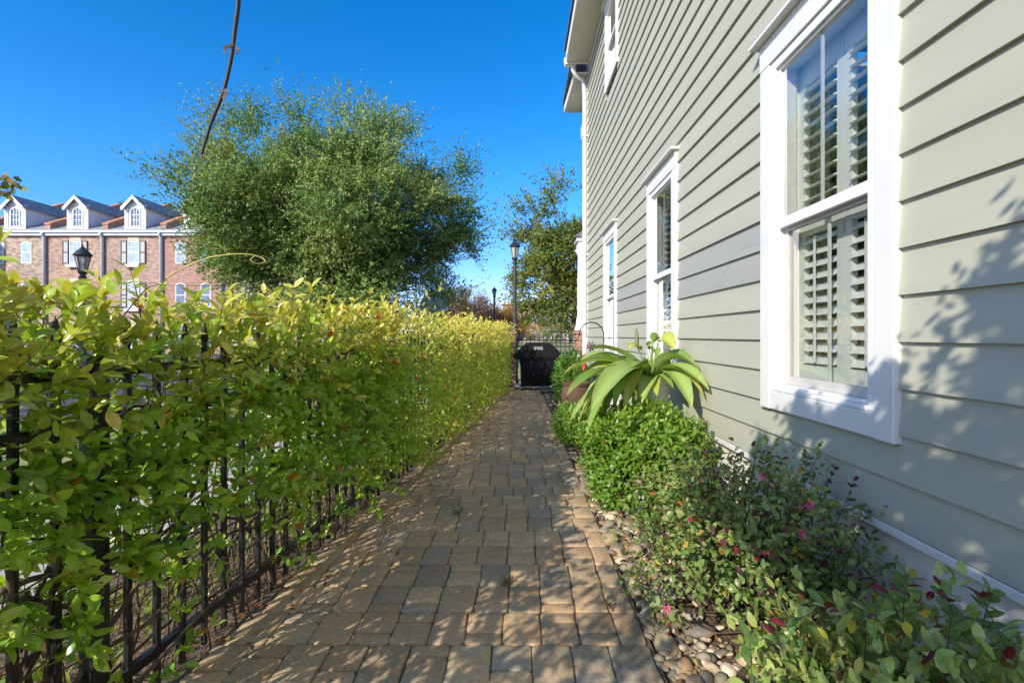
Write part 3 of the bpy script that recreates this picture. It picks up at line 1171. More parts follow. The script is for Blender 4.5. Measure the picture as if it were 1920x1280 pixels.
# ------------------------------------------------------------------ shrubs in the bed
def long_twigs(LV, mb, spec, colset, ls):
    """single upright shoots with spaced leaves that break the outline"""
    for (p, tip) in spec:
        p, tip = np.array(p), np.array(tip)
        mid = lerp(p, tip, 0.5) + rng.normal(0, 0.012, 3)
        Q = [lerp(lerp(p, mid, t), lerp(mid, tip, t), t) for t in np.linspace(0, 1, 8)]
        mb.tube(Q, np.linspace(0.0022, 0.0009, 8), 5)
        for k in range(1, 8):
            d = unit(Q[k] - Q[k - 1])
            side = unit(np.cross(d, rng.normal(0, 1, 3)))
            top = k >= 6
            for s_ in ((1, -1) if top else ((-1) ** k,)):
                c = np.array(colset[1] if (top and rng.random() < 0.35) else colset[0]) * rng.uniform(0.75, 1.2)
                ld = d * 0.7 + side * s_
                LV.add(Q[k][None], ld[None], np.array([[0, -0.3, 0.8]]) + rng.normal(0, 0.3, (1, 3)), np.array([ls * rng.uniform(0.8, 1.2)]),
                       np.array([ls * 0.5]), c[None])


def shrub(name, label, cat, center, radii, ntw, pairs, lsize, wr, colf, kind='mid', mat=None, power=2.4, stem_n=40, stem_m=None, droop=0.0,
          shell=0.45, sprig_l=(0.06, 0.13), opposite=True, group=None, up=0.45, lump=0.15, zmin=0.03, upb=0.25, twigs=None):
    cx, cy, z0 = center
    rx, ry, rz = radii
    s = thing(name, label, cat, (cx, cy, 0), group)
    n = ntw
    th = rng.uniform(0, 2 * PI, n)
    cz = rng.uniform(-0.55, 1.0, n)
    sr = np.sqrt(np.maximum(0, 1 - cz ** 2))
    dirs = np.column_stack([np.cos(th) * sr, np.sin(th) * sr, cz])
    k = (np.abs(dirs) ** power).sum(axis=1) ** (-1.0 / power)      # superellipsoid
    rad = 1 - (1 - shell) * rng.random(n) ** 1.7
    ph = rng.uniform(0, 6, 3)
    lum = 1 + lump * np.sin(4 * th + ph[0]) * np.cos(5 * cz + ph[1]) + lump * 0.6 * np.sin(9 * th + 7 * cz + ph[2])
    off = dirs * (k * rad * lum)[:, None] * np.array([rx, ry, rz])
    P = np.array([cx, cy, z0]) + off
    ok = (P[:, 2] > zmin) & (P[:, 0] < WX - 0.03)
    P, dirs, off = P[ok], dirs[ok], off[ok]
    n = len(P)
    D = unit(dirs + np.array([0, 0, upb]) + rng.normal(0, 0.35, (n, 3)))
    ln = rng.uniform(*sprig_l, n)
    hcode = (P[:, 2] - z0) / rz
    LV = Leaves()
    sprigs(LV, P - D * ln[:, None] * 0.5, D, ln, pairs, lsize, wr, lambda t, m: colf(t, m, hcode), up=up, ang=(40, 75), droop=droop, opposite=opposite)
    mb = MB()
    if twigs:
        long_twigs(LV, mb, *twigs)
    LV.build('foliage', mat or leaf_shrub, kind, s)
    base = np.array([cx, cy, -0.02])
    for i in rng.choice(n, min(stem_n, n), replace=False):
        b = base + np.array([rng.normal(0, rx * 0.12), rng.normal(0, ry * 0.12), 0])
        mid = lerp(b, P[i], 0.5) + np.array([0, 0, -0.06 * rz]) + rng.normal(0, 0.03, 3) * rx
        mb.tube([b, lerp(b, mid, .55) + rng.normal(0, 0.012, 3), mid, lerp(mid, P[i], .5) + rng.normal(0, 0.012, 3), P[i]], [0.006, 0.005, 0.004, 0.003, 0.0015], 6, cap=False)
    mb.build('stems', stem_m or vine_bark, s, smooth=True)
    return s, P, D


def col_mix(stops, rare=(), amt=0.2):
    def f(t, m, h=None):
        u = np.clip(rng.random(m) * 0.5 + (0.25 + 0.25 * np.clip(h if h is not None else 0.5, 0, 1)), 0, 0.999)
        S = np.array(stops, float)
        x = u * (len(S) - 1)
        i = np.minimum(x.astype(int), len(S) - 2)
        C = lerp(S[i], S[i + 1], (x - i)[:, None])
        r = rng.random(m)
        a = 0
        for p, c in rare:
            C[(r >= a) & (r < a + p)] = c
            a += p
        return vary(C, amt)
    return f


shrub('rounded_shrub', 'rounded bright green glossy shrub below the white planter beside the stones', 'shrub', (0.95, 3.62, 0.27), (0.40, 0.50, 0.375), 3300, 3, 0.052,
      0.42, col_mix([(0.05, 0.13, 0.015), (0.13, 0.26, 0.022), (0.24, 0.38, 0.04)], ((0.012, (0.4, 0.32, 0.05)),)), 'fine', power=2.7)
shrub('rounded_shrub', 'small dense green shrub right of the covered grill', 'shrub', (0.98, 8.9, 0.34), (0.27, 0.62, 0.46), 2600, 3, 0.058,
      0.42, col_mix([(0.04, 0.11, 0.014), (0.09, 0.21, 0.022), (0.17, 0.30, 0.04)]), 'mid', power=3.0)
shrub('dark_shrub', 'dark green broadleaf shrub between the grill and the brick pier', 'shrub', (1.18, 10.4, 0.38), (0.26, 0.34, 0.46), 800, 3, 0.075,
      0.45, col_mix([(0.025, 0.07, 0.012), (0.05, 0.12, 0.02), (0.09, 0.18, 0.03)]), 'mid')
shrub('low_plant', 'low light green plant at the path edge under the drooping strap leaves', 'plant', (0.72, 5.75, 0.12), (0.26, 0.62, 0.24), 1500, 3, 0.055,
      0.42, col_mix([(0.06, 0.15, 0.02), (0.14, 0.27, 0.03), (0.26, 0.38, 0.06)]), 'mid')
loro_a = col_mix([(0.075, 0.115, 0.04), (0.125, 0.215, 0.05), (0.21, 0.285, 0.08), (0.32, 0.34, 0.13)],
                 ((0.012, (0.30, 0.02, 0.045)), (0.025, (0.45, 0.33, 0.04)), (0.05, (0.12, 0.03, 0.045)), (0.008, (0.5, 0.15, 0.03))), 0.3)
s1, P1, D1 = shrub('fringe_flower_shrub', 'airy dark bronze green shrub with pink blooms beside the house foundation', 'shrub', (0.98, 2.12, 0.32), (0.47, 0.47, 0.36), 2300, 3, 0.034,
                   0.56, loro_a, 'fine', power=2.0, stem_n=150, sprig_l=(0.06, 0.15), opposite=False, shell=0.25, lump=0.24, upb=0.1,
                   twigs=([(at(px, py + 75, Y), at(px + lean, py, Y)) for px, py, lean, Y in
                           ((1330, 848, -6, 2.2), (1375, 855, 4, 2.1), (1420, 850, 8, 2.1), (1455, 862, 10, 2.0), (1500, 860, 14, 2.1), (1540, 880, 24, 2.15),
                            (1570, 900, 30, 2.0), (1590, 960, 34, 1.95), (1600, 1000, 36, 1.9), (1360, 850, -16, 2.3), (1220, 960, -24, 1.95), (1205, 1040, -30, 1.9))],
                          ((0.05, 0.085, 0.03), (0.13, 0.03, 0.045)), 0.032))
loro_b = col_mix([(0.09, 0.18, 0.04), (0.19, 0.31, 0.07), (0.33, 0.42, 0.11), (0.44, 0.50, 0.20)],
                 ((0.010, (0.28, 0.02, 0.05)), (0.07, (0.46, 0.40, 0.05)), (0.015, (0.14, 0.035, 0.06)), (0.008, (0.5, 0.15, 0.03))), 0.22)
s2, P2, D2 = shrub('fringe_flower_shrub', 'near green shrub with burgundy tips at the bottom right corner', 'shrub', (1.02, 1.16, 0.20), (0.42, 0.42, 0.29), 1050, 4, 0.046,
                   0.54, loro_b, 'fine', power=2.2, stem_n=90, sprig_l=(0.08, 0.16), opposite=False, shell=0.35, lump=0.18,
                   twigs=([(at(1395 + dx, py + 110, Y), at(1395 + dx + lean, py, Y)) for dx, py, lean, Y in
                           ((300, 1085, 8, 1.22), (305, 1110, -30, 1.25), (420, 1115, -40, 1.2), (445, 1115, 20, 1.15), (500, 1120, -55, 1.15), (110, 1175, -30, 1.3),
                            (80, 1190, -20, 1.3), (160, 1135, -10, 1.32), (230, 1150, 15, 1.25), (20, 1200, -10, 1.2), (380, 1150, 12, 1.15))],
                          ((0.13, 0.23, 0.06), (0.17, 0.02, 0.04)), 0.046))


def flowers(s, spots):
    pm_ = M('fringe_petals', (0.62, 0.07, 0.20), 0.6, 0.25, 30)
    for p in spots:
        mb = MB()
        for k in range(26):
            d = unit(rng.normal(0, 1, 3) + np.array([-0.4, -0.6, 0.2]))
            e = unit(np.cross(d, rng.normal(0, 1, 3))) * 0.0013
            L = rng.uniform(0.014, 0.026)
            q = p + d * L + np.array([0, 0, -0.004])
            m_ = p + d * L * 0.5
            mb.add([p - e, p + e, m_ + e, q + e * 0.5, q - e * 0.5, m_ - e], [(0, 1, 2, 5), (5, 2, 3, 4)])
        mb.build('flower', pm_, s)


flowers(s1, [at(1518, 945, 1.72), at(1503, 997, 1.70), at(1250, 1138, 1.62), at(1430, 890, 1.8)])

# ------------------------------------------------------------------ river stones and litter
def build_stones():
    bm = bmesh.new()
    bmesh.ops.create_icosphere(bm, subdivisions=2, radius=1.0)
    bm.verts.ensure_lookup_table()
    base = np.array([v.co[:] for v in bm.verts])
    tris = np.array([[v.index for v in f.verts] for f in bm.faces])
    bm.free()
    sr = np.random.default_rng(8)
    n = 3300
    Y = np.concatenate([sr.uniform(0.6, 4.5, 2300), sr.uniform(4.5, 10.3, n - 2300)])
    edge = 0.525 + 0.0 * Y
    X = edge + np.where(sr.random(n) < 0.6, sr.uniform(0.01, 0.26, n), sr.uniform(0.01, 0.92, n))
    spill = sr.random(n) < 0.02
    X[spill] -= sr.uniform(0.02, 0.10, spill.sum())
    S = sr.lognormal(math.log(0.0165), 0.42, n).clip(0.008, 0.052)
    S[spill] *= 0.35
    big = sr.random(n) < 0.05
    S[big & ~spill] *= 1.4
    asp = np.column_stack([sr.uniform(0.9, 1.5, n), sr.uniform(0.65, 1.05, n), sr.uniform(0.42, 0.72, n)])
    a = sr.uniform(0, 2 * PI, n)
    Z = -0.02 + S * asp[:, 2] * sr.uniform(0.35, 1.3, n)
    Z[spill] = S[spill] * asp[spill, 2] * 0.7
    pal = np.array([(0.34, 0.30, 0.25), (0.24, 0.22, 0.20), (0.43, 0.36, 0.27), (0.50, 0.46, 0.40), (0.19, 0.185, 0.18), (0.36, 0.26, 0.17), (0.28, 0.27, 0.21), (0.58, 0.55, 0.50)])
    C = pal[sr.integers(0, len(pal), n)] * sr.uniform(0.6, 1.05, (n, 1)) * np.array([1.12, 1.0, 0.86])
    k = len(base)
    shp = 1 + 0.10 * np.sin(base @ sr.normal(0, 2, (3, 9)) + 1.0)     # 9 lumpy shapes
    pick = sr.integers(0, 9, n)
    V = base[None] * shp[:, pick].T[:, :, None]
    V = V * (S[:, None] * asp)[:, None, :]
    tx = sr.normal(0, 0.25, n)[:, None]
    V[:, :, 2] += V[:, :, 0] * tx
    ca, sa = np.cos(a)[:, None], np.sin(a)[:, None]
    V = np.stack([V[:, :, 0] * ca - V[:, :, 1] * sa, V[:, :, 0] * sa + V[:, :, 1] * ca, V[:, :, 2]], axis=2)
    V += np.column_stack([X, Y, Z])[:, None, :]
    F = (tris[None] + (np.arange(n) * k)[:, None, None]).reshape(-1, 3)
    o = npmesh('river_stones', V.reshape(-1, 3), [F], M_attr('stone', 0.75, 45.0, 0.35, 0.4, 90.0, 0.004), None, np.repeat(C, k, axis=0), smooth=True)
    tag(o, 'rounded grey and tan river stones filling the bed beside the path', 'stones', kind='stuff')
    # dead leaves
    LV = Leaves()
    n = 2900
    Y = np.concatenate([sr.uniform(0.8, 6.0, 2300), sr.uniform(6, 11, n - 2300)])
    u = np.where(sr.random(n) < 0.75, sr.normal(-0.12, 0.18, n), 0)
    Xl = fence_x(Y) + u
    r = sr.random(n)
    bed = r < 0.42
    Xl[bed] = sr.uniform(0.55, 1.4, bed.sum())
    pth = (r >= 0.42) & (r < 0.50)
    Xl[pth] = sr.uniform(-0.7, 0.5, pth.sum())
    z = np.where(bed, sr.uniform(-0.01, 0.03, n), np.where(Xl > fence_x(Y) + 0.03, 0.004, sr.uniform(-0.022, 0.0, n)))
    D = np.column_stack([np.cos(a := sr.uniform(0, 2 * PI, n)), np.sin(a), sr.normal(0, 0.12, n)])
    N = np.column_stack([sr.normal(0, 0.3, n), sr.normal(0, 0.3, n), np.ones(n)])
    L = sr.uniform(0.02, 0.055, n)
    L[pth] = sr.lognormal(math.log(0.009), 0.5, pth.sum())
    pal = np.array([(0.30, 0.15, 0.06), (0.20, 0.11, 0.06), (0.38, 0.22, 0.10), (0.42, 0.12, 0.04), (0.45, 0.33, 0.08), (0.14, 0.09, 0.06), (0.28, 0.2, 0.12)])
    LV.add(np.column_stack([Xl, Y, z]), D, N, L, L * sr.uniform(0.3, 0.6, n), pal[sr.integers(0, len(pal), n)])
    o = LV.build('leaf_litter', M_leaf('dead_leaf', 0.15, 0.7, spec=0.2, rib=0.1), 'mid')
    tag(o, 'brown and orange fallen leaves scattered under the hedge and bed', 'fallen leaves', kind='stuff')


build_stones()

# ground cover and weeds behind the fence
LV = Leaves()
n = 900
Yg = rng.uniform(0.8, 7, n)
ug = rng.uniform(-0.75, -0.15, n)
Bg = np.column_stack([fence_x(Yg) + ug, Yg, np.full(n, -0.02)])
sprigs(LV, Bg, np.column_stack([rng.normal(0, .3, n), rng.normal(0, .3, n), np.ones(n)]), rng.uniform(0.03, 0.15, n), 3, 0.045, 0.4,
       lambda t, m: vary(lerp((0.12, 0.2, 0.03), (0.4, 0.38, 0.06), rng.random((m, 1)))), up=0.5)
tag(LV.build('ground_cover', leaf_hedge, 'mid'), 'yellow green ground cover growing behind the iron fence', 'ground cover', kind='stuff')


def weed(label, px, py, c, s):
    Y = CAMH * FPX / (py - VY)
    p = at(px, py, Y)
    LV = Leaves()
    n = 9
    sprigs(LV, np.repeat(p[None], n, 0) + rng.normal(0, 0.012, (n, 3)) * [1, 1, 0], np.column_stack([rng.normal(0, .8, n), rng.normal(0, .8, n), np.full(n, .7)]),
           rng.uniform(0.02, 0.05, n) * s, 3, 0.02 * s, 0.35, lambda t, m: vary(np.tile(np.array(c, float), (m, 1))))
    o = LV.build('weed', leaf_shrub, 'mid')
    tag(o, label, 'weed')


weed('dry brown weed sprouting from a joint in the middle of the near pavers', 950, 1092, (0.17, 0.09, 0.03), 1.0)
weed('tiny bright green weed growing in a paver joint halfway along the path', 857, 962, (0.08, 0.2, 0.03), 1.0)
weed('wiry brown weed in the paver joint near the right path edge', 1140, 1138, (0.14, 0.07, 0.03), 0.9)

# ------------------------------------------------------------------ planter and its plant
def bez(p0, p1, p2, n):
    t = np.linspace(0, 1, n)[:, None]
    return (1 - t) ** 2 * p0 + 2 * t * (1 - t) * p1 + t * t * p2


PC = np.array([1.13, 4.12, 0.0])
pot = thing('tall_planter', 'tall tapered white planter with rolled rim standing between the shrub and the wall', 'planter', tuple(PC))
mb = MB()
mb.lathe([(0.115, 0.0), (0.125, 0.03), (0.145, 0.55), (0.158, 0.80), (0.160, 0.812)], PC[0], PC[1], 32)
mb.build('body', M('planter_white', (0.70, 0.69, 0.64), 0.5, 0.06, 3.0), pot, auto=True)
mb = MB()
mb.lathe([(0.160, 0.813), (0.176, 0.818), (0.178, 0.86), (0.170, 0.872), (0.150, 0.872), (0.146, 0.83)], PC[0], PC[1], 32)
mb.build('rim', bpy.data.materials['planter_white'], pot, auto=True)
mb = MB()
mb.lathe([(0.145, 0.80), (0.145, 0.835)], PC[0], PC[1], 24)
mb.build('potting_soil', mulch, pot)


def strap_leaf(Vs, Fs, Cs, p0, p1, p2, width, col, edge, twist=0.0, n=13, seg=6, cup=0.22, stalk=0.18):
    Q = bez(np.array(p0), np.array(p1), np.array(p2), n)
    T = unit(np.gradient(Q, axis=0))
    base = len(Vs)
    ph = rng.uniform(0, 6)
    for i in range(n):
        t = i / (n - 1)
        s = np.cross(T[i], [0, 0, 1.0])
        if np.linalg.norm(s) < 0.25:
            s = s + np.array([0.3, -0.2, 0])
        s = unit(s)
        up = np.cross(s, T[i])
        a = twist * t
        s, up = s * math.cos(a) + up * math.sin(a), up * math.cos(a) - s * math.sin(a)
        if t < stalk:
            wd = 0.09 * width
        else:
            tt = (t - stalk) / (1 - stalk)
            wd = width * (0.09 + 0.91 * math.sin(PI * min(1, tt ** 0.75 * 1.0)) ** 0.8) if tt < 1 else 0.02 * width
        for k in range(seg + 1):
            q = k / seg * 2 - 1
            h = cup * wd * abs(q) ** 1.4 + 0.06 * wd * math.sin(9 * t + ph + 2 * q) * abs(q)
            Vs.append(Q[i] + s * (0.5 * wd * q) + up * h)
            e = smooth(abs(q) * 0.92 + 0.5 * smooth(t, 0.8, 1.0) + 0.10 * math.sin(14 * t + ph), 0.90, 1.25)
            stripe = 1 + 0.10 * math.cos(q * PI * 5)
            Cs.append(np.clip(lerp(np.array(col) * stripe, edge, float(e)), 0, 1))
    for i in range(n - 1):
        for k in range(seg):
            a = base + i * (seg + 1) + k
            Fs.append((a, a + 1, a + seg + 2, a + seg + 1))


def build_strap_plant():
    s = thing('strap_leaf_plant', 'large plant with long drooping green leaves browning at the tips in the white planter', 'plant', tuple(PC + [0, 0, 0.82]))
    Vs, Fs, Cs = [], [], []
    g1, g2, g3 = (0.22, 0.36, 0.08), (0.33, 0.46, 0.13), (0.46, 0.50, 0.11)
    ed = (0.38, 0.33, 0.08)
    br = (0.24, 0.10, 0.03)
    o = PC + np.array([0, 0, 0.86])
    # (tip px, tip py, depth, peak lift, width, colour, edge)
    spec = [
        (1056, 702, 3.75, 0.14, 0.15, g2, ed), (1062, 742, 3.55, 0.12, 0.15, g1, ed), (1068, 790, 3.7, 0.10, 0.12, g2, ed), (1082, 800, 3.95, 0.16, 0.12, g3, ed),
        (1097, 822, 3.6, 0.13, 0.12, g1, ed), (1108, 768, 3.4, 0.16, 0.17, g2, ed), (1112, 790, 3.75, 0.20, 0.11, g3, ed), (1150, 757, 3.55, 0.14, 0.14, g1, (0.1, 0.2, 0.06)),
        (1104, 655, 4.2, 0.10, 0.13, g2, ed), (1088, 676, 4.3, 0.12, 0.11, g1, ed), (1070, 720, 4.5, 0.14, 0.11, g2, ed),
        (1120, 820, 3.9, 0.17, 0.10, g3, ed), (1298, 764, 3.6, 0.13, 0.14, g2, ed), (1203, 756, 3.72, 0.07, 0.11, g2, ed), (1232, 742, 3.75, 0.05, 0.09, g3, ed), (1262, 728, 3.8, 0.06, 0.09, g1, ed),
        (1330, 732, 3.55, 0.15, 0.11, g2, br), (1322, 748, 3.65, 0.14, 0.08, g3, br), (1318, 700, 3.75, 0.15, 0.15, g2, br), (1326, 690, 3.9, 0.17, 0.11, g1, br),
        (1288, 722, 3.85, 0.10, 0.10, g1, ed), (1170, 745, 4.4, 0.10, 0.10, g1, ed), (1140, 700, 4.5, 0.15, 0.11, g2, ed), (1215, 690, 4.5, 0.12, 0.10, g1, ed),
        (1092, 760, 4.1, 0.14, 0.12, g2, ed), (1128, 765, 4.05, 0.15, 0.12, g1, ed),
    ]
    prr = np.random.default_rng(2)
    for k in range(26):
        px = prr.uniform(1075, 1185) if k % 4 else prr.uniform(1262, 1325)
        spec.append((px, prr.uniform(690, 790) if px < 1200 else prr.uniform(690, 745), prr.uniform(3.6, 4.5), prr.uniform(0.05, 0.18), prr.uniform(0.09, 0.13), (g1, g2, g3)[k % 3],
                     ed if k % 2 else (0.12, 0.2, 0.05)))
    for (px, py, Y, lift, wd, c, e) in spec:
        tip = at(px, py, Y)
        tip[0] = min(tip[0], WX - 0.04)
        p0 = o + np.array([rng.uniform(-0.06, 0.06), rng.uniform(-0.06, 0.06), -0.03])
        mid = lerp(p0, tip, 0.52)
        p1 = mid + np.array([0, 0, lift * 2.0 + 0.55 * max(0, p0[2] - tip[2])])
        p1[0] = min(p1[0], WX - 0.05)
        strap_leaf(Vs, Fs, Cs, p0, p1, tip, wd * 1.25, np.array(c) * rng.uniform(0.85, 1.15), np.array(e), rng.normal(0, 0.35))
    for (px, py, Y, hx, hz, wd, c, e, tw) in ((1176, 655, 4.05, 0.04, 0.36, 0.11, g3, br, 0.2), (1236, 636, 4.05, 0.05, 0.45, 0.10, g1, ed, 0.5), (1264, 655, 3.95, 0.08, 0.50, 0.16, g3, br, -0.6),
                                              (1212, 648, 4.1, 0.0, 0.36, 0.10, g2, ed, -0.4), (1232, 672, 4.0, 0.02, 0.40, 0.09, g1, ed, 0.3), (1262, 690, 4.1, 0.05, 0.22, 0.09, g1, br, 0.0)):
        tip = at(px, py, Y)
        p0 = o + np.array([0.01, 0, -0.03])
        strap_leaf(Vs, Fs, Cs, p0, np.array([lerp(p0, tip, 0.35)[0], 4.1, o[2] + hz]), tip, wd * 1.0, np.array(c), np.array(e), tw, stalk=0.5)
    npmesh('foliage', np.array(Vs), [np.array(Fs)], leaf_big, s, np.array(Cs), np.zeros(len(Vs)), smooth=True)
    mb = MB()
    top = at(1193, 614, 4.1)
    mid = at(1195, 650, 4.1)
    mb.tube([o, lerp(o, mid, .6) + [0.0, 0, 0], mid], [0.006, 0.005, 0.005], 8)
    Q = [mid, lerp(mid, top, .2), lerp(mid, top, .6), top]
    mb.tube(Q, [0.010, 0.016, 0.015, 0.004], 10)
    mb.build('flower_spike', M('spike_green', (0.14, 0.16, 0.06), 0.7, 0.5, 60, 0.8, 120), s, smooth=True)
    mb = MB()
    for (tx, ty, tz) in ((0.02, 0.0, 0.32), (0.06, -0.02, 0.30), (0.03, 0.03, 0.25), (-0.02, 0, 0.22), (0.09, -0.03, 0.20), (-0.05, -0.04, 0.16)):
        mb.tube([o + [tx * .2, ty, -0.03], o + [tx * .6, ty, tz * .6], o + [tx, ty, tz]], [0.008, 0.006, 0.004], 7)
    mb.build('stalks', M('stalk_green', (0.22, 0.27, 0.09), 0.5, 0.2), s, smooth=True)
    # terracotta bloom lying at the rim of the shrub
    mb = MB()
    c = at(1229, 760, 3.55)
    for k in range(12):
        d = unit(rng.normal(0, 1, 3) + [-.2, -.6, .3])
        e = unit(np.cross(d, rng.normal(0, 1, 3))) * 0.006
        mb.add([c, c + d * .015 + e, c + d * .03, c + d * .015 - e], [(0, 1, 2, 3)])
    mb.build('dry_bloom', M('dry_bloom', (0.42, 0.09, 0.03), 0.7, 0.3), s)


build_strap_plant()

tp = thing('clay_pot', 'round terracotta clay pot half hidden behind the drooping strap leaves', 'pot', (0.80, 6.6, 0))
terra = M('terracotta', (0.065, 0.032, 0.018), 0.85, 0.25, 4.0, 0.3, 50, color2=(0.10, 0.055, 0.034))
mb = MB()
mb.lathe([(0.10, -0.02), (0.13, 0.04), (0.20, 0.25), (0.215, 0.38), (0.20, 0.48), (0.175, 0.54)], 0.80, 6.6, 28)
mb.build('bowl', terra, tp, auto=True)
mb = MB()
mb.lathe([(0.176, 0.541), (0.195, 0.545), (0.198, 0.58), (0.175, 0.59), (0.16, 0.55)], 0.80, 6.6, 28)
mb.build('rim', terra, tp, auto=True)

# shepherd hook, broom and spinner beside the corner of the house
hk = MB()
Yh = 7.6
arc = [at(1132, 760, Yh), at(1132, 690, Yh), at(1132, 640, Yh)]
cxp, cyp, rr = 1109, 628, 23
for a in range(0, 181, 15):
    arc.append(at(cxp + rr * math.cos(math.radians(a)), cyp - 24 * math.sin(math.radians(a)), Yh))
arc += [at(1084, 634, Yh), at(1078, 640, Yh), at(1073, 636, Yh), at(1073, 628, Yh)]
hk.tube(arc, 0.0095, 8)
o = hk.build('shepherd_hook', iron, None, smooth=True)
tag(o, 'thin black arched shepherd hook standing by the house corner', 'plant hook')
fd = thing('hanging_sprinkler', 'small metal hose nozzle hanging on twine by the brick pier', 'hose nozzle', tuple(at(1084, 640, Yh)))
mb = MB()
mb.tube([at(1081, 638, Yh), at(1083, 664, Yh)], 0.003, 6)
mb.tube([at(1081, 638, Yh), at(1087, 664, Yh)], 0.003, 6)
mb.build('twine', M('twine', (0.28, 0.19, 0.12), 0.9), fd)
mb = MB()
p = at(1085, 667, Yh)
mb.lathe([(0.008, p[2] - 0.04), (0.026, p[2] - 0.028), (0.03, p[2]), (0.018, p[2] + 0.02), (0.006, p[2] + 0.03)], p[0], p[1], 12)
mb.build('nozzle', M('dull_metal', (0.30, 0.29, 0.28), 0.45, 0.2, 9, metal=0.6), fd, smooth=True)

bp = thing('garden_broom', 'white and red pole leaning by the house corner behind the strap leaves', 'pole', (1.13, 8.3, 0))
mb = MB()
A, B = at(1099.5, 633, 8.3), at(1098, 664, 8.3)
mb.tube([B, A], 0.021, 10)
mb.build('white_handle', white2, bp, smooth=True)
mb = MB()
mb.tube([np.array([B[0] - 0.07, 8.3, 0.0]), B + np.array([-0.012, 0, -0.002])], [0.03, 0.026], 10)
mb.build('red_sleeve', M('red_plastic', (0.45, 0.02, 0.025), 0.4), bp, smooth=True)
ws = thing('garden_spinner', 'dark red and black garden spinner with crossed blades beside the wall', 'garden spinner', (1.2, 7.9, 0))
c = at(1108, 649, 7.9)
mb = MB()
mb.tube([(c[0], 7.92, 0), (c[0], 7.92, c[2])], 0.006, 6)
mb.build('stake', iron, ws)
dred = M('spinner_red', (0.30, 0.02, 0.03), 0.4)
for k, a in enumerate((20, 65, 115, 160, 205, 250, 300, 335)):
    mb = MB()
    a = math.radians(a)
    u, v = np.array([math.cos(a), 0, math.sin(a)]), np.array([-math.sin(a), 0, math.cos(a)])
    w_ = 0.014
    mb.prism([c + u * 0.012 - v * .006, c + u * .06 - v * w_ + [0, .02, 0], c + u * .095, c + u * .06 + v * w_ - [0, .01, 0], c + u * .015 + v * .006], (0, 0.003, 0))
    mb.build('blade', dred if k % 2 else lampblack, ws)

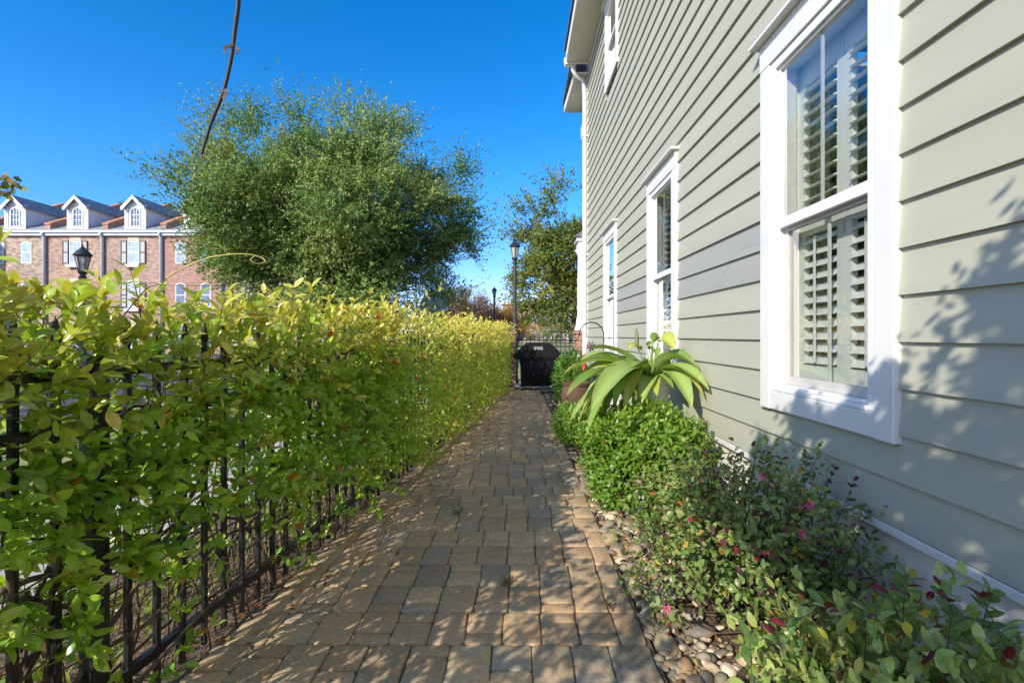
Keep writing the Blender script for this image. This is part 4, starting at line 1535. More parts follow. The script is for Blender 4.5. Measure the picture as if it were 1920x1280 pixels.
# ------------------------------------------------------------------ covered grill
def build_grill():
    gx, gy = 0.451, 11.02
    g = thing('covered_grill', 'barbecue grill under a black fitted cover at the end of the path', 'grill', (gx, gy, 0))
    secs = [(0.085, 0.40, 0.235), (0.30, 0.405, 0.24), (0.52, 0.41, 0.245), (0.655, 0.415, 0.245), (0.70, 0.45, 0.255), (0.715, 0.578, 0.268), (0.745, 0.588, 0.272),
            (0.79, 0.575, 0.272), (0.90, 0.445, 0.262), (1.0, 0.335, 0.235), (1.045, 0.285, 0.20), (1.062, 0.255, 0.17)]
    # resample in height and around
    hs_ = [s[0] for s in secs]
    rows = sorted(set(hs_ + list(np.linspace(0.1, 0.64, 14)) + list(np.linspace(0.76, 1.04, 10))))
    nseg = 72
    V, F = [], []
    for i, z in enumerate(rows):
        hx, hy = np.interp(z, hs_, [s[1] for s in secs]), np.interp(z, hs_, [s[2] for s in secs])
        for k in range(nseg):
            a = 2 * PI * (k + 0.5) / nseg
            ca, sa = math.cos(a), math.sin(a)
            p = 9.0
            r = (abs(ca) ** p + abs(sa) ** p) ** (-1 / p)
            x, y = hx * r * ca, hy * r * sa
            wob = 0
            if z < 0.66:      # hanging folds and sagging swags
                wob = 0.010 * math.sin(x * 23 + 3 * z) * (0.66 - z) / 0.5 + 0.016 * math.sin(7.0 * z + 9.0 * x * x + 2.2) - 0.018 * math.exp(-((z - 0.33 - 0.9 * x * x) / 0.06) ** 2)
            elif z > 0.76 and z < 1.05:
                wob = 0.007 * math.sin(14 * z + 11 * x) + 0.004 * math.sin(31 * x)
            zz = z - (0.02 * (x / 0.58) ** 2 if z > 0.66 else 0) + (0.006 * math.sin(9 * x + 1) if 0.69 < z < 0.8 else 0)
            V.append((gx + x * (1 + wob * 0.5), gy + y + (wob if y < 0 else -wob), zz))
    n = len(rows)
    for i in range(n - 1):
        for k in range(nseg):
            k2 = (k + 1) % nseg
            F.append((i * nseg + k, i * nseg + k2, (i + 1) * nseg + k2, (i + 1) * nseg + k))
    mb = MB()
    mb.add(V, F)
    mb.add([V[(n - 1) * nseg + k] for k in range(nseg)], [tuple(range(nseg))])
    cover = mb.build('cover', M('cover_fabric', (0.006, 0.0065, 0.008), 0.9, 0.3, 4.0, 0.3, 22.0, bdist=0.006, spec=0.25), g, smooth=True)
    # lettering on the front slope
    zc, th = 0.935, math.atan2(0.262 - 0.235, 0.1)
    yfront = gy - np.interp(zc, hs_, [s[2] for s in secs]) - 0.012
    R = Matrix.Translation((gx - 0.005, yfront, zc)) @ Matrix.Rotation(PI / 2 - th, 4, 'X')
    cu = bpy.data.curves.new('lettering', 'FONT')
    cu.body = 'weber'
    cu.size = 0.062
    cu.align_x = 'CENTER'
    cu.align_y = 'CENTER'
    cu.extrude = 0.001
    cu.offset = 0.0012
    tmp = bpy.data.objects.new('lettering', cu)
    COL.objects.link(tmp)
    bpy.context.view_layer.update()
    me = bpy.data.meshes.new_from_object(tmp.evaluated_get(bpy.context.evaluated_depsgraph_get()))
    bpy.data.objects.remove(tmp)
    me.transform(Matrix.Translation(-Vector(ORG[g.name])) @ R)
    lw = M('logo_white', (0.75, 0.75, 0.75), 0.5)
    me.materials.clear()
    me.materials.append(lw)
    lo = bpy.data.objects.new('lettering', me)
    COL.objects.link(lo)
    lo.parent = cover
    mb = MB()
    W_, H_, t_ = 0.098, 0.036, 0.004
    for (x0, x1, z0, z1) in ((-W_, W_, H_ - t_, H_), (-W_, W_, -H_, -H_ + t_), (-W_, -W_ + t_, -H_ + t_, H_ - t_), (W_ - t_, W_, -H_ + t_, H_ - t_)):
        mb.box(x0, x1, z0, z1, -0.001, 0.001)
    mb.v = [tuple(R @ Vector(v)) for v in mb.v]
    mb.build('logo_border', lw, cover)
    mb = MB()
    mb.box(gx - 0.40, gx + 0.41, gy - 0.275, gy - 0.225, 0.045, 0.075)
    mb.box(gx - 0.40, gx - 0.36, gy - 0.225, gy + 0.22, 0.045, 0.075)
    mb.box(gx + 0.37, gx + 0.41, gy - 0.225, gy + 0.22, 0.045, 0.075)
    mb.build('base_frame', M('grey_enamel', (0.16, 0.165, 0.17), 0.4), g, bevel=0.004)
    for sx in (-0.36, 0.36):
        for sy in (-0.22, 0.18):
            mb = MB()
            mb.tube([(gx + sx - 0.014, gy + sy, 0.026), (gx + sx + 0.014, gy + sy, 0.026)], 0.026, 14)
            mb.build('caster', lampblack, g, smooth=False)
    # side shelf leg and regulator seen at the left
    mb = MB()
    mb.tube([(gx - 0.475, gy - 0.2, 0.02), (gx - 0.475, gy - 0.2, 0.62)], 0.013, 8)
    mb.tube([(gx - 0.51, gy - 0.16, 0.1), (gx - 0.49, gy - 0.2, 0.35), (gx - 0.45, gy - 0.2, 0.58)], 0.009, 8)
    mb.build('side_leg', lampblack, g, smooth=True)
    mb = MB()
    mb.tube([(gx - 0.53, gy - 0.23, 0.075), (gx - 0.43, gy - 0.23, 0.075)], 0.05, 16)
    mb.tube([(gx - 0.53, gy - 0.24, 0.14), (gx - 0.40, gy - 0.24, 0.12)], 0.011, 8)
    mb.build('wheel_hub', M('bright_metal', (0.45, 0.46, 0.48), 0.3, 0.1, 6, metal=0.7), g, smooth=False)


build_grill()
mb = MB()
A, B = at(1014, 738, 10.0), at(1040, 738, 10.1)
mb.tube([A + [0, 0, 0.052 - A[2]], A + [0.005, 0, 0.052 - A[2]], lerp(A, B, .5) * [1, 1, 0] + [0, 0, .052], B * [1, 1, 0] + [0.1, .06, 0.052]], 0.052, 16)
o = mb.build('drain_pipe', M('grey_pipe', (0.075, 0.085, 0.095), 0.5, 0.2, 8), None, smooth=False)
tag(o, 'short grey drain pipe lying on the pavers in front of the grill', 'pipe')

# ------------------------------------------------------------------ street lamps
lamp_glass = M('lamp_glass', (0.34, 0.34, 0.33), 0.25, 0.05)


def make_lamp(label, loc, H, first=True):
    L = thing('street_lamp', label, 'street lamp', loc, 'black lantern street lamps')
    x, y, z = loc
    mb = MB()
    hb = H - 0.62
    mb.lathe([(0.11, z - 0.05), (0.11, z + 0.05), (0.075, z + 0.12), (0.055, z + 0.5), (0.045, z + hb - 0.3), (0.042, z + hb - 0.1), (0.062, z + hb - 0.09), (0.062, z + hb - 0.05),
              (0.045, z + hb - 0.03), (0.045, z + hb)], x, y, 14)
    mb.build('pole', lampblack, L, auto=True)
    mb = MB()
    b = z + hb
    mb.lathe([(0.05, b), (0.075, b + 0.03), (0.08, b + 0.06), (0.068, b + 0.075)], x, y, 12)
    # eight slender bars of a flaring lantern
    for k in range(6):
        a = 2 * PI * k / 6 + PI / 6
        c, s = math.cos(a), math.sin(a)
        mb.tube([(x + .068 * c, y + .068 * s, b + .075), (x + .118 * c, y + .118 * s, b + .33)], 0.0075, 5)
    mb.lathe([(0.122, b + .33), (0.126, b + .345), (0.118, b + .35)], x, y, 6, rot=PI / 6)
    mb.build('lantern_frame', lampblack, L)
    mb = MB()
    mb.lathe([(0.062, b + .078), (0.108, b + .328)], x, y, 6, rot=PI / 6)
    mb.build('lantern_glass', lamp_glass, L)
    mb = MB()
    mb.lathe([(0.15, b + .352), (0.152, b + .362), (0.09, b + .44), (0.05, b + .475), (0.05, b + .49), (0.03, b + .51), (0.012, b + .53), (0.018, b + .55), (0.006, b + .57), (0.002, b + .62)], x, y, 12)
    mb.build('lantern_cap', lampblack, L, auto=True)
    return L


make_lamp('tallest black lantern street lamp rising behind the brick pillar', (-0.09, 12.35, 0), 3.77)
make_lamp('slim black lantern street lamp in front of the orange autumn tree', (-1.21, 24.2, 0), 3.75)
make_lamp('black lantern street lamp in front of the shuttered brick townhouse window', (-8.26, 9.1, 0), 3.0)
make_lamp('small black lantern street lamp low by the leftmost arched windows', (-13.25, 13.0, 0), 2.66)

ss = thing('street_sign', 'small teal street name sign on a post showing above the hedge', 'street sign', (-11.2, 12.7, 0))
mb = MB()
mb.tube([(-11.2, 12.7, -0.03), (-11.2, 12.7, 2.3)], 0.025, 8)
mb.build('post', lampblack, ss)
mb = MB()
mb.prism([(-11.3, 12.66, 2.02), (-11.08, 12.66, 2.02), (-11.05, 12.66, 2.08), (-11.08, 12.66, 2.18), (-11.3, 12.66, 2.18)], (0, 0.008, 0))
mb.build('blade', M('teal_paint', (0.02, 0.30, 0.25), 0.4), ss)

# ------------------------------------------------------------------ townhouses
def arch_pts(x0, x1, z0, z1, rise, n=10):
    pts = [(x0, z0), (x1, z0)]
    w_ = (x1 - x0) / 2
    R = (w_ * w_ + rise * rise) / (2 * rise)
    a0 = math.asin(min(1, w_ / R))
    for i in range(n + 1):
        a = a0 - 2 * a0 * i / n
        pts.append(((x0 + x1) / 2 + R * math.sin(a), z1 - rise + R * math.cos(a) - R * math.cos(a0)))
    return pts


def ring(mb, outer, inner, y0, y1, mi=0):
    """frame between two outlines with the same number of points (x,z)"""
    n = len(outer)
    V = [(p[0], y0, p[1]) for p in outer] + [(p[0], y0, p[1]) for p in inner] + [(p[0], y1, p[1]) for p in outer] + [(p[0], y1, p[1]) for p in inner]
    F = []
    for i in range(n):
        j = (i + 1) % n
        F += [(i, j, n + j, n + i), (2 * n + i, 3 * n + i, 3 * n + j, 2 * n + j), (i, 2 * n + i, 2 * n + j, j), (n + i, n + j, 3 * n + j, 3 * n + i)]
    mb.add(V, F, mi)


def shrink(pts, d):
    P = np.array(pts)
    c = P.mean(axis=0)
    lo, hi = P.min(axis=0), P.max(axis=0)
    s = (hi - lo - 2 * d) / (hi - lo)
    m_ = (hi + lo) / 2
    return [tuple(m_ + (p - m_) * s) for p in P]


TY = 35.0
TS = TY / FPX
pane_light = M('pale_blue_pane', (0.27, 0.36, 0.42), 0.12, 0.25, 1.5, spec=0.8)  # pale blue pane with a faint mottle
pane_dark = M('dormer_pane', (0.07, 0.11, 0.17), 0.08, 0.35, 2.0, spec=0.9)
blackshut = M('black_shutter', (0.03, 0.03, 0.034), 0.5)
greyshut = M('grey_louvre', (0.36, 0.36, 0.37), 0.6, 0.08, 20)
gutterm = M('pale_gutter', (0.46, 0.49, 0.53), 0.5, 0.06, 2)
shingle_far = M('weathered_shingles', (0.23, 0.245, 0.26), 0.9, 0.4, 5.0, 0.7, 9.0, bdist=0.03)
coping = M('clay_coping', (0.42, 0.19, 0.10), 0.8, 0.2, 3.0)
brickbrown = M_brick('brown_mixed_brick', (0.17, 0.105, 0.08), (0.50, 0.37, 0.28), (0.40, 0.34, 0.28), 0.30, 0.10, 0.014)
brickpink = M_brick('pink_brown_brick', (0.19, 0.09, 0.065), (0.46, 0.27, 0.195), (0.42, 0.33, 0.27), 0.28, 0.085, 0.014)
brickpink2 = M_brick('dusky_pink_brick', (0.19, 0.10, 0.078), (0.40, 0.25, 0.19), (0.42, 0.33, 0.28), 0.28, 0.085, 0.014)
brickred = M_brick('red_brick', (0.18, 0.05, 0.035), (0.37, 0.13, 0.085), (0.46, 0.36, 0.31), 0.28, 0.085, 0.016)


def tx(px):
    return (px - VX) * TS


def tz(py):
    return CAMH + (VY - py) * TS


def townhouse(label, xl, xr, brick, style, fancy=True):
    t = thing('townhouse', label, 'townhouse', ((xl + xr) / 2, TY, 0), 'brick townhouses in a row')
    EZ = tz(441)
    DEP = 13.0
    mb = MB()
    mb.box(xl, xr, TY, TY + DEP, -0.05, EZ)
    if style == 'wing':
        mb.box(xl, xl + 0.9, TY - 1.5, TY - 0.01, -0.05, EZ)
    mb.build('wall', brick, t)
    # roof
    rz = EZ + 0.30
    ry = TY + DEP / 2
    rh = rz + 0.50 * (DEP / 2 + 0.2)
    mb = MB()
    mb.prism([(xl + .002, TY - 0.2, rz), (xl + .002, ry, rh), (xl + .002, TY + DEP + .2, rz)], (xr - xl - .004, 0, 0))
    rf = mb.build('roof', shingle_far, t)
    for x in ((xl, xr) if style == 'wing' else (xr,)):
        mb = MB()
        for (ya, yb) in ((TY + 0.15, ry), (TY + DEP - .15, ry)):
            za, zb = rz + 0.5 * 0.35, rh
            V = [(x - .17, ya, za), (x + .17, ya, za), (x - .17, yb, zb), (x + .17, yb, zb), (x - .17, ya, za + .34), (x + .17, ya, za + .34), (x - .17, yb, zb + .34), (x + .17, yb, zb + .34)]
            mb.hexa(V)
        pw = mb.build('parapet', brickred, t)
        mb = MB()
        for (ya, yb) in ((TY + 0.10, ry), (TY + DEP - .1, ry)):
            za, zb = rz + 0.5 * 0.30 + .345, rh + .345
            V = [(x - .23, ya, za), (x + .23, ya, za), (x - .23, yb, zb), (x + .23, yb, zb), (x - .23, ya, za + .12), (x + .23, ya, za + .12), (x - .23, yb, zb + .12), (x + .23, yb, zb + .12)]
            mb.hexa(V)
        mb.build('coping', coping, pw)
    mb = MB()
    mb.box(xl + .003, xr - .003, TY - 0.34, TY - 0.02, EZ + 0.14, EZ + 0.30)
    mb.box(xl + .003, xr - .003, TY - 0.22, TY - 0.012, EZ - 0.06, EZ + 0.135)
    mb.build('gutter', gutterm, t)
    mb = MB()
    mb.tube([(xr, TY - 0.28, EZ + .2), (xr, TY - .28, EZ - 0.02), (xr, TY - .11, EZ - .22), (xr, TY - .11, 0)], 0.105, 10)
    mb.build('downspout', gutterm, t, smooth=True)
    # dormer
    dx = (xl + xr) / 2 - 0.05
    if fancy:
        hw, zb, zs, za = 0.66, tz(431), tz(382), tz(365)
        yf = TY + 0.32
        mb = MB()
        mb.prism([(dx - hw, yf, zb), (dx + hw, yf, zb), (dx + hw, yf, zs), (dx, yf, za - .18), (dx - hw, yf, zs)], (0, 5.6, 0))
        d = mb.build('dormer', M('dormer_siding', (0.72, 0.73, 0.75), 0.55, 0.04, 1.0, 0.6, 8.0, stretch=(0.2, 0.2, 4.0)) if 'dormer_siding' not in bpy.data.materials else bpy.data.materials['dormer_siding'], t)
        mb = MB()
        ov, oh, th = 0.30, 0.22, 0.07
        sl_ = (za - zs) / hw
        for s in (-1, 1):
            e = dx + s * (hw + oh)
            ze = zs - sl_ * oh
            V = [(dx, yf - ov, za - th), (e, yf - ov, ze - th), (dx, yf + 5.9, za - th), (e, yf + 5.9, ze - th), (dx, yf - ov, za), (e, yf - ov, ze), (dx, yf + 5.9, za), (e, yf + 5.9, ze)]
            mb.hexa(V)
        mb.build('dormer_roof', shingle_far, d)
        mb = MB()
        for s in (-1, 1):
            e = dx + s * (hw + oh)
            ze = zs - sl_ * oh
            mb.prism([(dx, yf - ov - .03, za - .27), (dx, yf - ov - .03, za - .02), (e, yf - ov - .03, ze - .02), (e, yf - ov - .03, ze - .22), (e - s * .12, yf - ov - .03, ze - .22)], (0, 0.025, 0))
            mb.box(dx + s * (hw - .01) - .13, dx + s * (hw - .01) + .13, yf - .05, yf - .003, zb, zs - .04)
        mb.box(dx - hw + .125, dx + hw - .125, yf - .045, yf - .004, zb, zb + .22)
        mb.build('dormer_trim', white, d)
        wo = arch_pts(dx - .37, dx + .37, tz(424), tz(387), .2)
        mb = MB()
        ring(mb, wo, shrink(wo, .07), yf - .06, yf - .006)
        mb.build('dormer_frame', white, d)
        wi = shrink(wo, .07)
        mb = MB()
        mb.prism([(p[0], yf - .018, p[1]) for p in wi], (0, .012, 0))
        mb.build('dormer_glass', pane_dark, d)
        mb = MB()
        zl, zh = wi[0][1], max(p[1] for p in wi)
        for f in (0.335, 0.665):
            xx = wi[0][0] + (wi[1][0] - wi[0][0]) * f
            mb.box(xx - .018, xx + .018, yf - .035, yf - .02, zl, zh - .04)
        for f in (0.34, 0.64):
            zz = zl + (zh - zl) * f
            mb.box(wi[0][0], wi[1][0], yf - .034, yf - .0205, zz - .018, zz + .018)
        mb.build('dormer_muntin', white, d)
    # windows, three storeys
    for fl, (pt, pb) in enumerate(((452, 494), (530, 576), (608, 652))):
        zt, zb = tz(pt), tz(pb)
        if style in ('arched', 'wing'):
            for px_ in ((-0.86, 0.98) if style == 'arched' else (-0.95, 1.05)):
                cx_ = (xl + xr) / 2 + px_
                wo = arch_pts(cx_ - .37, cx_ + .37, zb, zt, .16)
                mb = MB()
                ring(mb, arch_pts(cx_ - .5, cx_ + .5, zb - .05, zt + .2, .22), wo, TY - .016, TY - .002)
                ln = mb.build('brick_arch', brickred if brick is brickred else brickbrown, t)
                mb = MB()
                ring(mb, wo, shrink(wo, .055), TY - .012, TY + .0)
                wi = shrink(wo, .055)
                zm = (zt + zb) / 2
                mb.box(wi[0][0], wi[1][0], TY - .014, TY - .002, zm - .035, zm + .035)
                wf = mb.build('window', white, t)
                mb = MB()
                mb.prism([(p[0], TY - .006, p[1]) for p in wi], (0, .003, 0))
                mb.build('pane', pane_light if (fl == 0) else pane_dark, wf)
        else:
            cx_ = (xl + xr) / 2 + 0.05
            mb = MB()
            wo = [(cx_ - .42, zb), (cx_ + .42, zb), (cx_ + .42, zt), (cx_ - .42, zt)]
            ring(mb, wo, shrink(wo, .06), TY - .03, TY)
            zm = (zt + zb) / 2
            mb.box(cx_ - .36, cx_ + .36, TY - .031, TY - .003, zm - .035, zm + .035)
            wf = mb.build('window', white, t)
            mb = MB()
            mb.box(cx_ - .36, cx_ + .36, TY - .012, TY - .004, zb + .06, zt - .06)
            mb.build('pane', pane_light, wf)
            mb = MB()
            for f in (-.12, .12):
                mb.box(cx_ + f - .012, cx_ + f + .012, TY - .02, TY - .0125, zm + .035, zt - .06)
            mb.box(cx_ - .36, cx_ + .36, TY - .0205, TY - .013, (zm + zt) / 2 - .012, (zm + zt) / 2 + .012)
            mb.build('muntin', white, wf)
            for s in (-1, 1):
                c2 = cx_ + s * 0.68
                mb = MB()
                wo = [(c2 - .22, zb - .02), (c2 + .22, zb - .02), (c2 + .22, zt + .02), (c2 - .22, zt + .02)]
                ring(mb, wo, [(c2 - .16, zb + .05), (c2 + .16, zb + .05), (c2 + .16, zt - .05), (c2 - .16, zt - .05)], TY - .07, TY - .005)
                mb.box(c2 - .16, c2 + .16, TY - .069, TY - .005, zm - .04, zm + .04)
                sh = mb.build('shutter', blackshut, t)
                mb = MB()
                mb.box(c2 - .16, c2 + .16, TY - .05, TY - .03, zb + .05, zm - .04)
                mb.box(c2 - .16, c2 + .16, TY - .05, TY - .03, zm + .04, zt - .05)
                mb.build('louvres', greyshut, sh)
            mb = MB()
            mb.prism([(cx_ - .5, TY - .26, zb - .28), (cx_ + .5, TY - .26, zb - .28), (cx_ + .56, TY - .26, zb - .08), (cx_ - .56, TY - .26, zb - .08)], (0, .25, 0))
            mb.build('window_box', white, t)
            mb = MB()
            mb.box(cx_ - .42, cx_ + .42, TY - .02, TY - .003, zt + .04, zt + .3)
            mb.build('lintel', M('lintel_stone', (0.55, 0.46, 0.34), 0.8) if 'lintel_stone' not in bpy.data.materials else bpy.data.materials['lintel_stone'], t)
    return t


bx = [tx(-42), tx(86), tx(194.5), tx(304), tx(417), tx(528), tx(640)]
townhouse('brown mixed brick townhouse with two arched windows at the far left', bx[0], bx[1], brickbrown, 'wing')
townhouse('pinkish brown brick townhouse with black shutters behind the street lamp', bx[1], bx[2], brickpink, 'shutter')
townhouse('dusky pink brick townhouse with shutters and white window box left of the red one', bx[2], bx[3], brickpink2, 'shutter')
townhouse('red brick townhouse with two arched windows at the left edge of the oak', bx[3], bx[4], brickred, 'arched')
townhouse('pale brick townhouse mostly hidden behind the left of the oak crown', bx[4], bx[5], brickbrown, 'shutter')
townhouse('pink brick end townhouse hidden behind the oak crown', bx[5], bx[6], brickpink, 'shutter')

# small gabled brick house beyond the oak
hb = thing('brick_house', 'small brick house with grey roof and chimney beyond the oak', 'house', (-7.5, 46, 0))
S45 = 46 / FPX
mb = MB()
x0, x1 = (806 - VX) * S45, (838 - VX) * S45
ze = CAMH + (VY - 581) * S45
mb.box(x0 - .4, x1, 46, 52, -0.05, ze)
mb.build('wall', brickpink, hb)
mb = MB()
zr = CAMH + (VY - 540) * S45
mb.prism([(x0 - 1.0, 45.6, ze + .02), (x0 - 1.0, 49, zr), (x0 - 1.0, 52.4, ze + .02)], (x1 - x0 + 1.3, 0, 0))
rf = mb.build('roof', M('grey_roof', (0.26, 0.27, 0.29), 0.9, 0.2, 6), hb)
mb = MB()
cx0, cx1 = (836 - VX) * S45, (851 - VX) * S45
mb.box(cx0, cx1, 46.1, 47.3, -0.05, CAMH + (VY - 548) * S45)
mb.prism([(cx0, 46.1, CAMH + (VY - 548) * S45), (cx1, 46.1, CAMH + (VY - 548) * S45), ((cx0 + cx1) / 2, 46.1, CAMH + (VY - 538) * S45)], (0, 1.2, 0))
mb.build('chimney', M_brick('chimney_brick', (0.13, 0.06, 0.045), (0.22, 0.10, 0.075), (0.2, 0.17, 0.15)), hb)
mb = MB()
mb.box(x0 - 1, x1 + .2, 45.4, 45.58, ze - .12, ze + .12)
mb.prism([(x0 - 2.2, 45.5, ze - 3.0), (x0 - 1.4, 45.5, ze - 3.0), (x0 + .1, 45.5, ze - .13), (x0 - .6, 45.5, ze - .13)], (0, .3, 0))
mb.build('eave_trim', gutterm, hb)

# long brick building far behind the lawn
fb = thing('brick_building', 'long red brick building with a white framed glass front far beyond the lawn', 'building', (8, 122, 0))
mb = MB()
mb.box(-4, 34, 122, 140, -0.05, 9.2)
mb.build('wall', M_brick('far_brick', (0.30, 0.13, 0.09), (0.40, 0.20, 0.14), (0.38, 0.28, 0.22), 0.5, 0.2, 0.02), fb)
mb = MB()
mb.box(-4.3, 34.3, 121.6, 140.3, 9.2, 9.7)
mb.build('cornice', white, fb)
for i in range(12):
    xa = -3.2 + i * 3.1
    mb = MB()
    wo = [(xa, 0.3), (xa + 2.4, 0.3), (xa + 2.4, 2.75), (xa, 2.75)]
    ring(mb, wo, shrink(wo, .18), 121.9, 121.99)
    mb.box(xa + 1.1, xa + 1.3, 121.9, 121.99, .48, 2.57)
    mb.box(xa + .18, xa + 1.1, 121.9, 121.99, 1.9, 2.05)
    mb.box(xa + 1.3, xa + 2.22, 121.9, 121.99, 1.9, 2.05)
    wf = mb.build('shop_window', white, fb)
    mb = MB()
    mb.box(xa + .18, xa + 2.22, 121.95, 121.985, .48, 2.57)
    mb.build('pane', pane_dark, wf)
    mb = MB()
    wo = [(xa + .5, 4.6), (xa + 1.9, 4.6), (xa + 1.9, 6.6), (xa + .5, 6.6)]
    ring(mb, wo, shrink(wo, .14), 121.9, 121.99)
    wf = mb.build('window', white, fb)
    mb = MB()
    mb.box(xa + .64, xa + 1.76, 121.95, 121.985, 4.74, 6.46)
    mb.build('pane', pane_dark, wf)


# ------------------------------------------------------------------ parked cars
def car(label, loc, rot, paint):
    c = thing('parked_car', label, 'car', loc, 'parked cars', rot)
    mb = MB()
    # side profile extruded with tumblehome
    prof = [(-2.25, 0.32), (2.2, 0.32), (2.28, 0.55), (2.2, 0.82), (1.15, 0.98), (-2.1, 1.0), (-2.3, 0.85)]
    V = [(x, s * 0.9, z) for s in (-1, 1) for x, z in prof]
    n = len(prof)
    F = [tuple(range(n))[::-1], tuple(range(n, 2 * n))] + [(i, (i + 1) % n, n + (i + 1) % n, n + i) for i in range(n)]
    mb.add(V, F)
    rp = [(1.1, 0.97), (0.35, 1.56), (-1.7, 1.60), (-2.15, 0.99)]
    V = [(x, s * (0.88 - (0.2 if z > 1.2 else 0)), z) for s in (-1, 1) for x, z in rp]
    mb.add(V, [(3, 2, 1, 0), (4, 5, 6, 7)] + [(i, (i + 1) % 4, 4 + (i + 1) % 4, 4 + i) for i in range(4)])
    mb.build('body', paint, c, local=True, bevel=0.05)
    mb = MB()
    for s in (-1, 1):
        mb.add([(0.85, s * .875, 1.05), (0.3, s * .735, 1.48), (-1.6, s * .735, 1.5), (-1.9, s * .868, 1.05)], [(0, 1, 2, 3)])
    mb.add([(1.08, -.78, 1.03), (1.08, .78, 1.03), (.43, .64, 1.52), (.43, -.64, 1.52)], [(0, 1, 2, 3)])
    mb.add([(-2.16, -.76, 1.08), (-2.16, .76, 1.08), (-1.80, .64, 1.5), (-1.80, -.64, 1.5)], [(0, 3, 2, 1)])
    mb.build('windows', M('car_glass', (0.02, 0.03, 0.04), 0.05, 0.0) if 'car_glass' not in bpy.data.materials else bpy.data.materials['car_glass'], c, local=True)
    for x in (1.4, -1.4):
        for s in (-1, 1):
            mb = MB()
            mb.tube([(x, s * .93 - .1, .33), (x, s * .93 + .1 * 0, .33)] if s > 0 else [(x, s * .93 + .1, .33), (x, s * .93, .33)], 0.33, 18)
            wq = mb.build('wheel', lampblack, c, local=True)
            mb = MB()
            mb.tube([(x, s * .932, .33), (x, s * .94, .33)], 0.2, 14)
            mb.build('rim', bpy.data.materials['dull_metal'], wq, local=True)
    for s in (-1, 1):
        mb = MB()
        mb.box(2.2, 2.27, s * .62 - .18, s * .62 + .18, .62, .76)
        mb.build('headlight', lamp_glass, c, local=True)
        mb = MB()
        mb.box(-2.32, -2.24, s * .68 - .12, s * .68 + .12, .74, .92)
        mb.build('taillight', dred, c, local=True)
    return c


dkp = M('dark_car_paint', (0.02, 0.022, 0.03), 0.25, 0.1)
blp = M('silver_blue_car_paint', (0.38, 0.42, 0.47), 0.25, 0.1)
car('dark parked car nearest the lamp post far behind the lawn', (0.2, 106, 0), PI / 2, dkp)
car('dark parked car second from the lamp post far behind the lawn', (2.6, 106, 0), PI / 2, dkp)
car('silver blue parked car far behind the lawn right of the dark ones', (6.1, 106, 0), PI / 2, blp)
car('silver blue parked car glimpsed through the near left of the hedge', (-15.5, 14.2, 0), 0.15, blp)


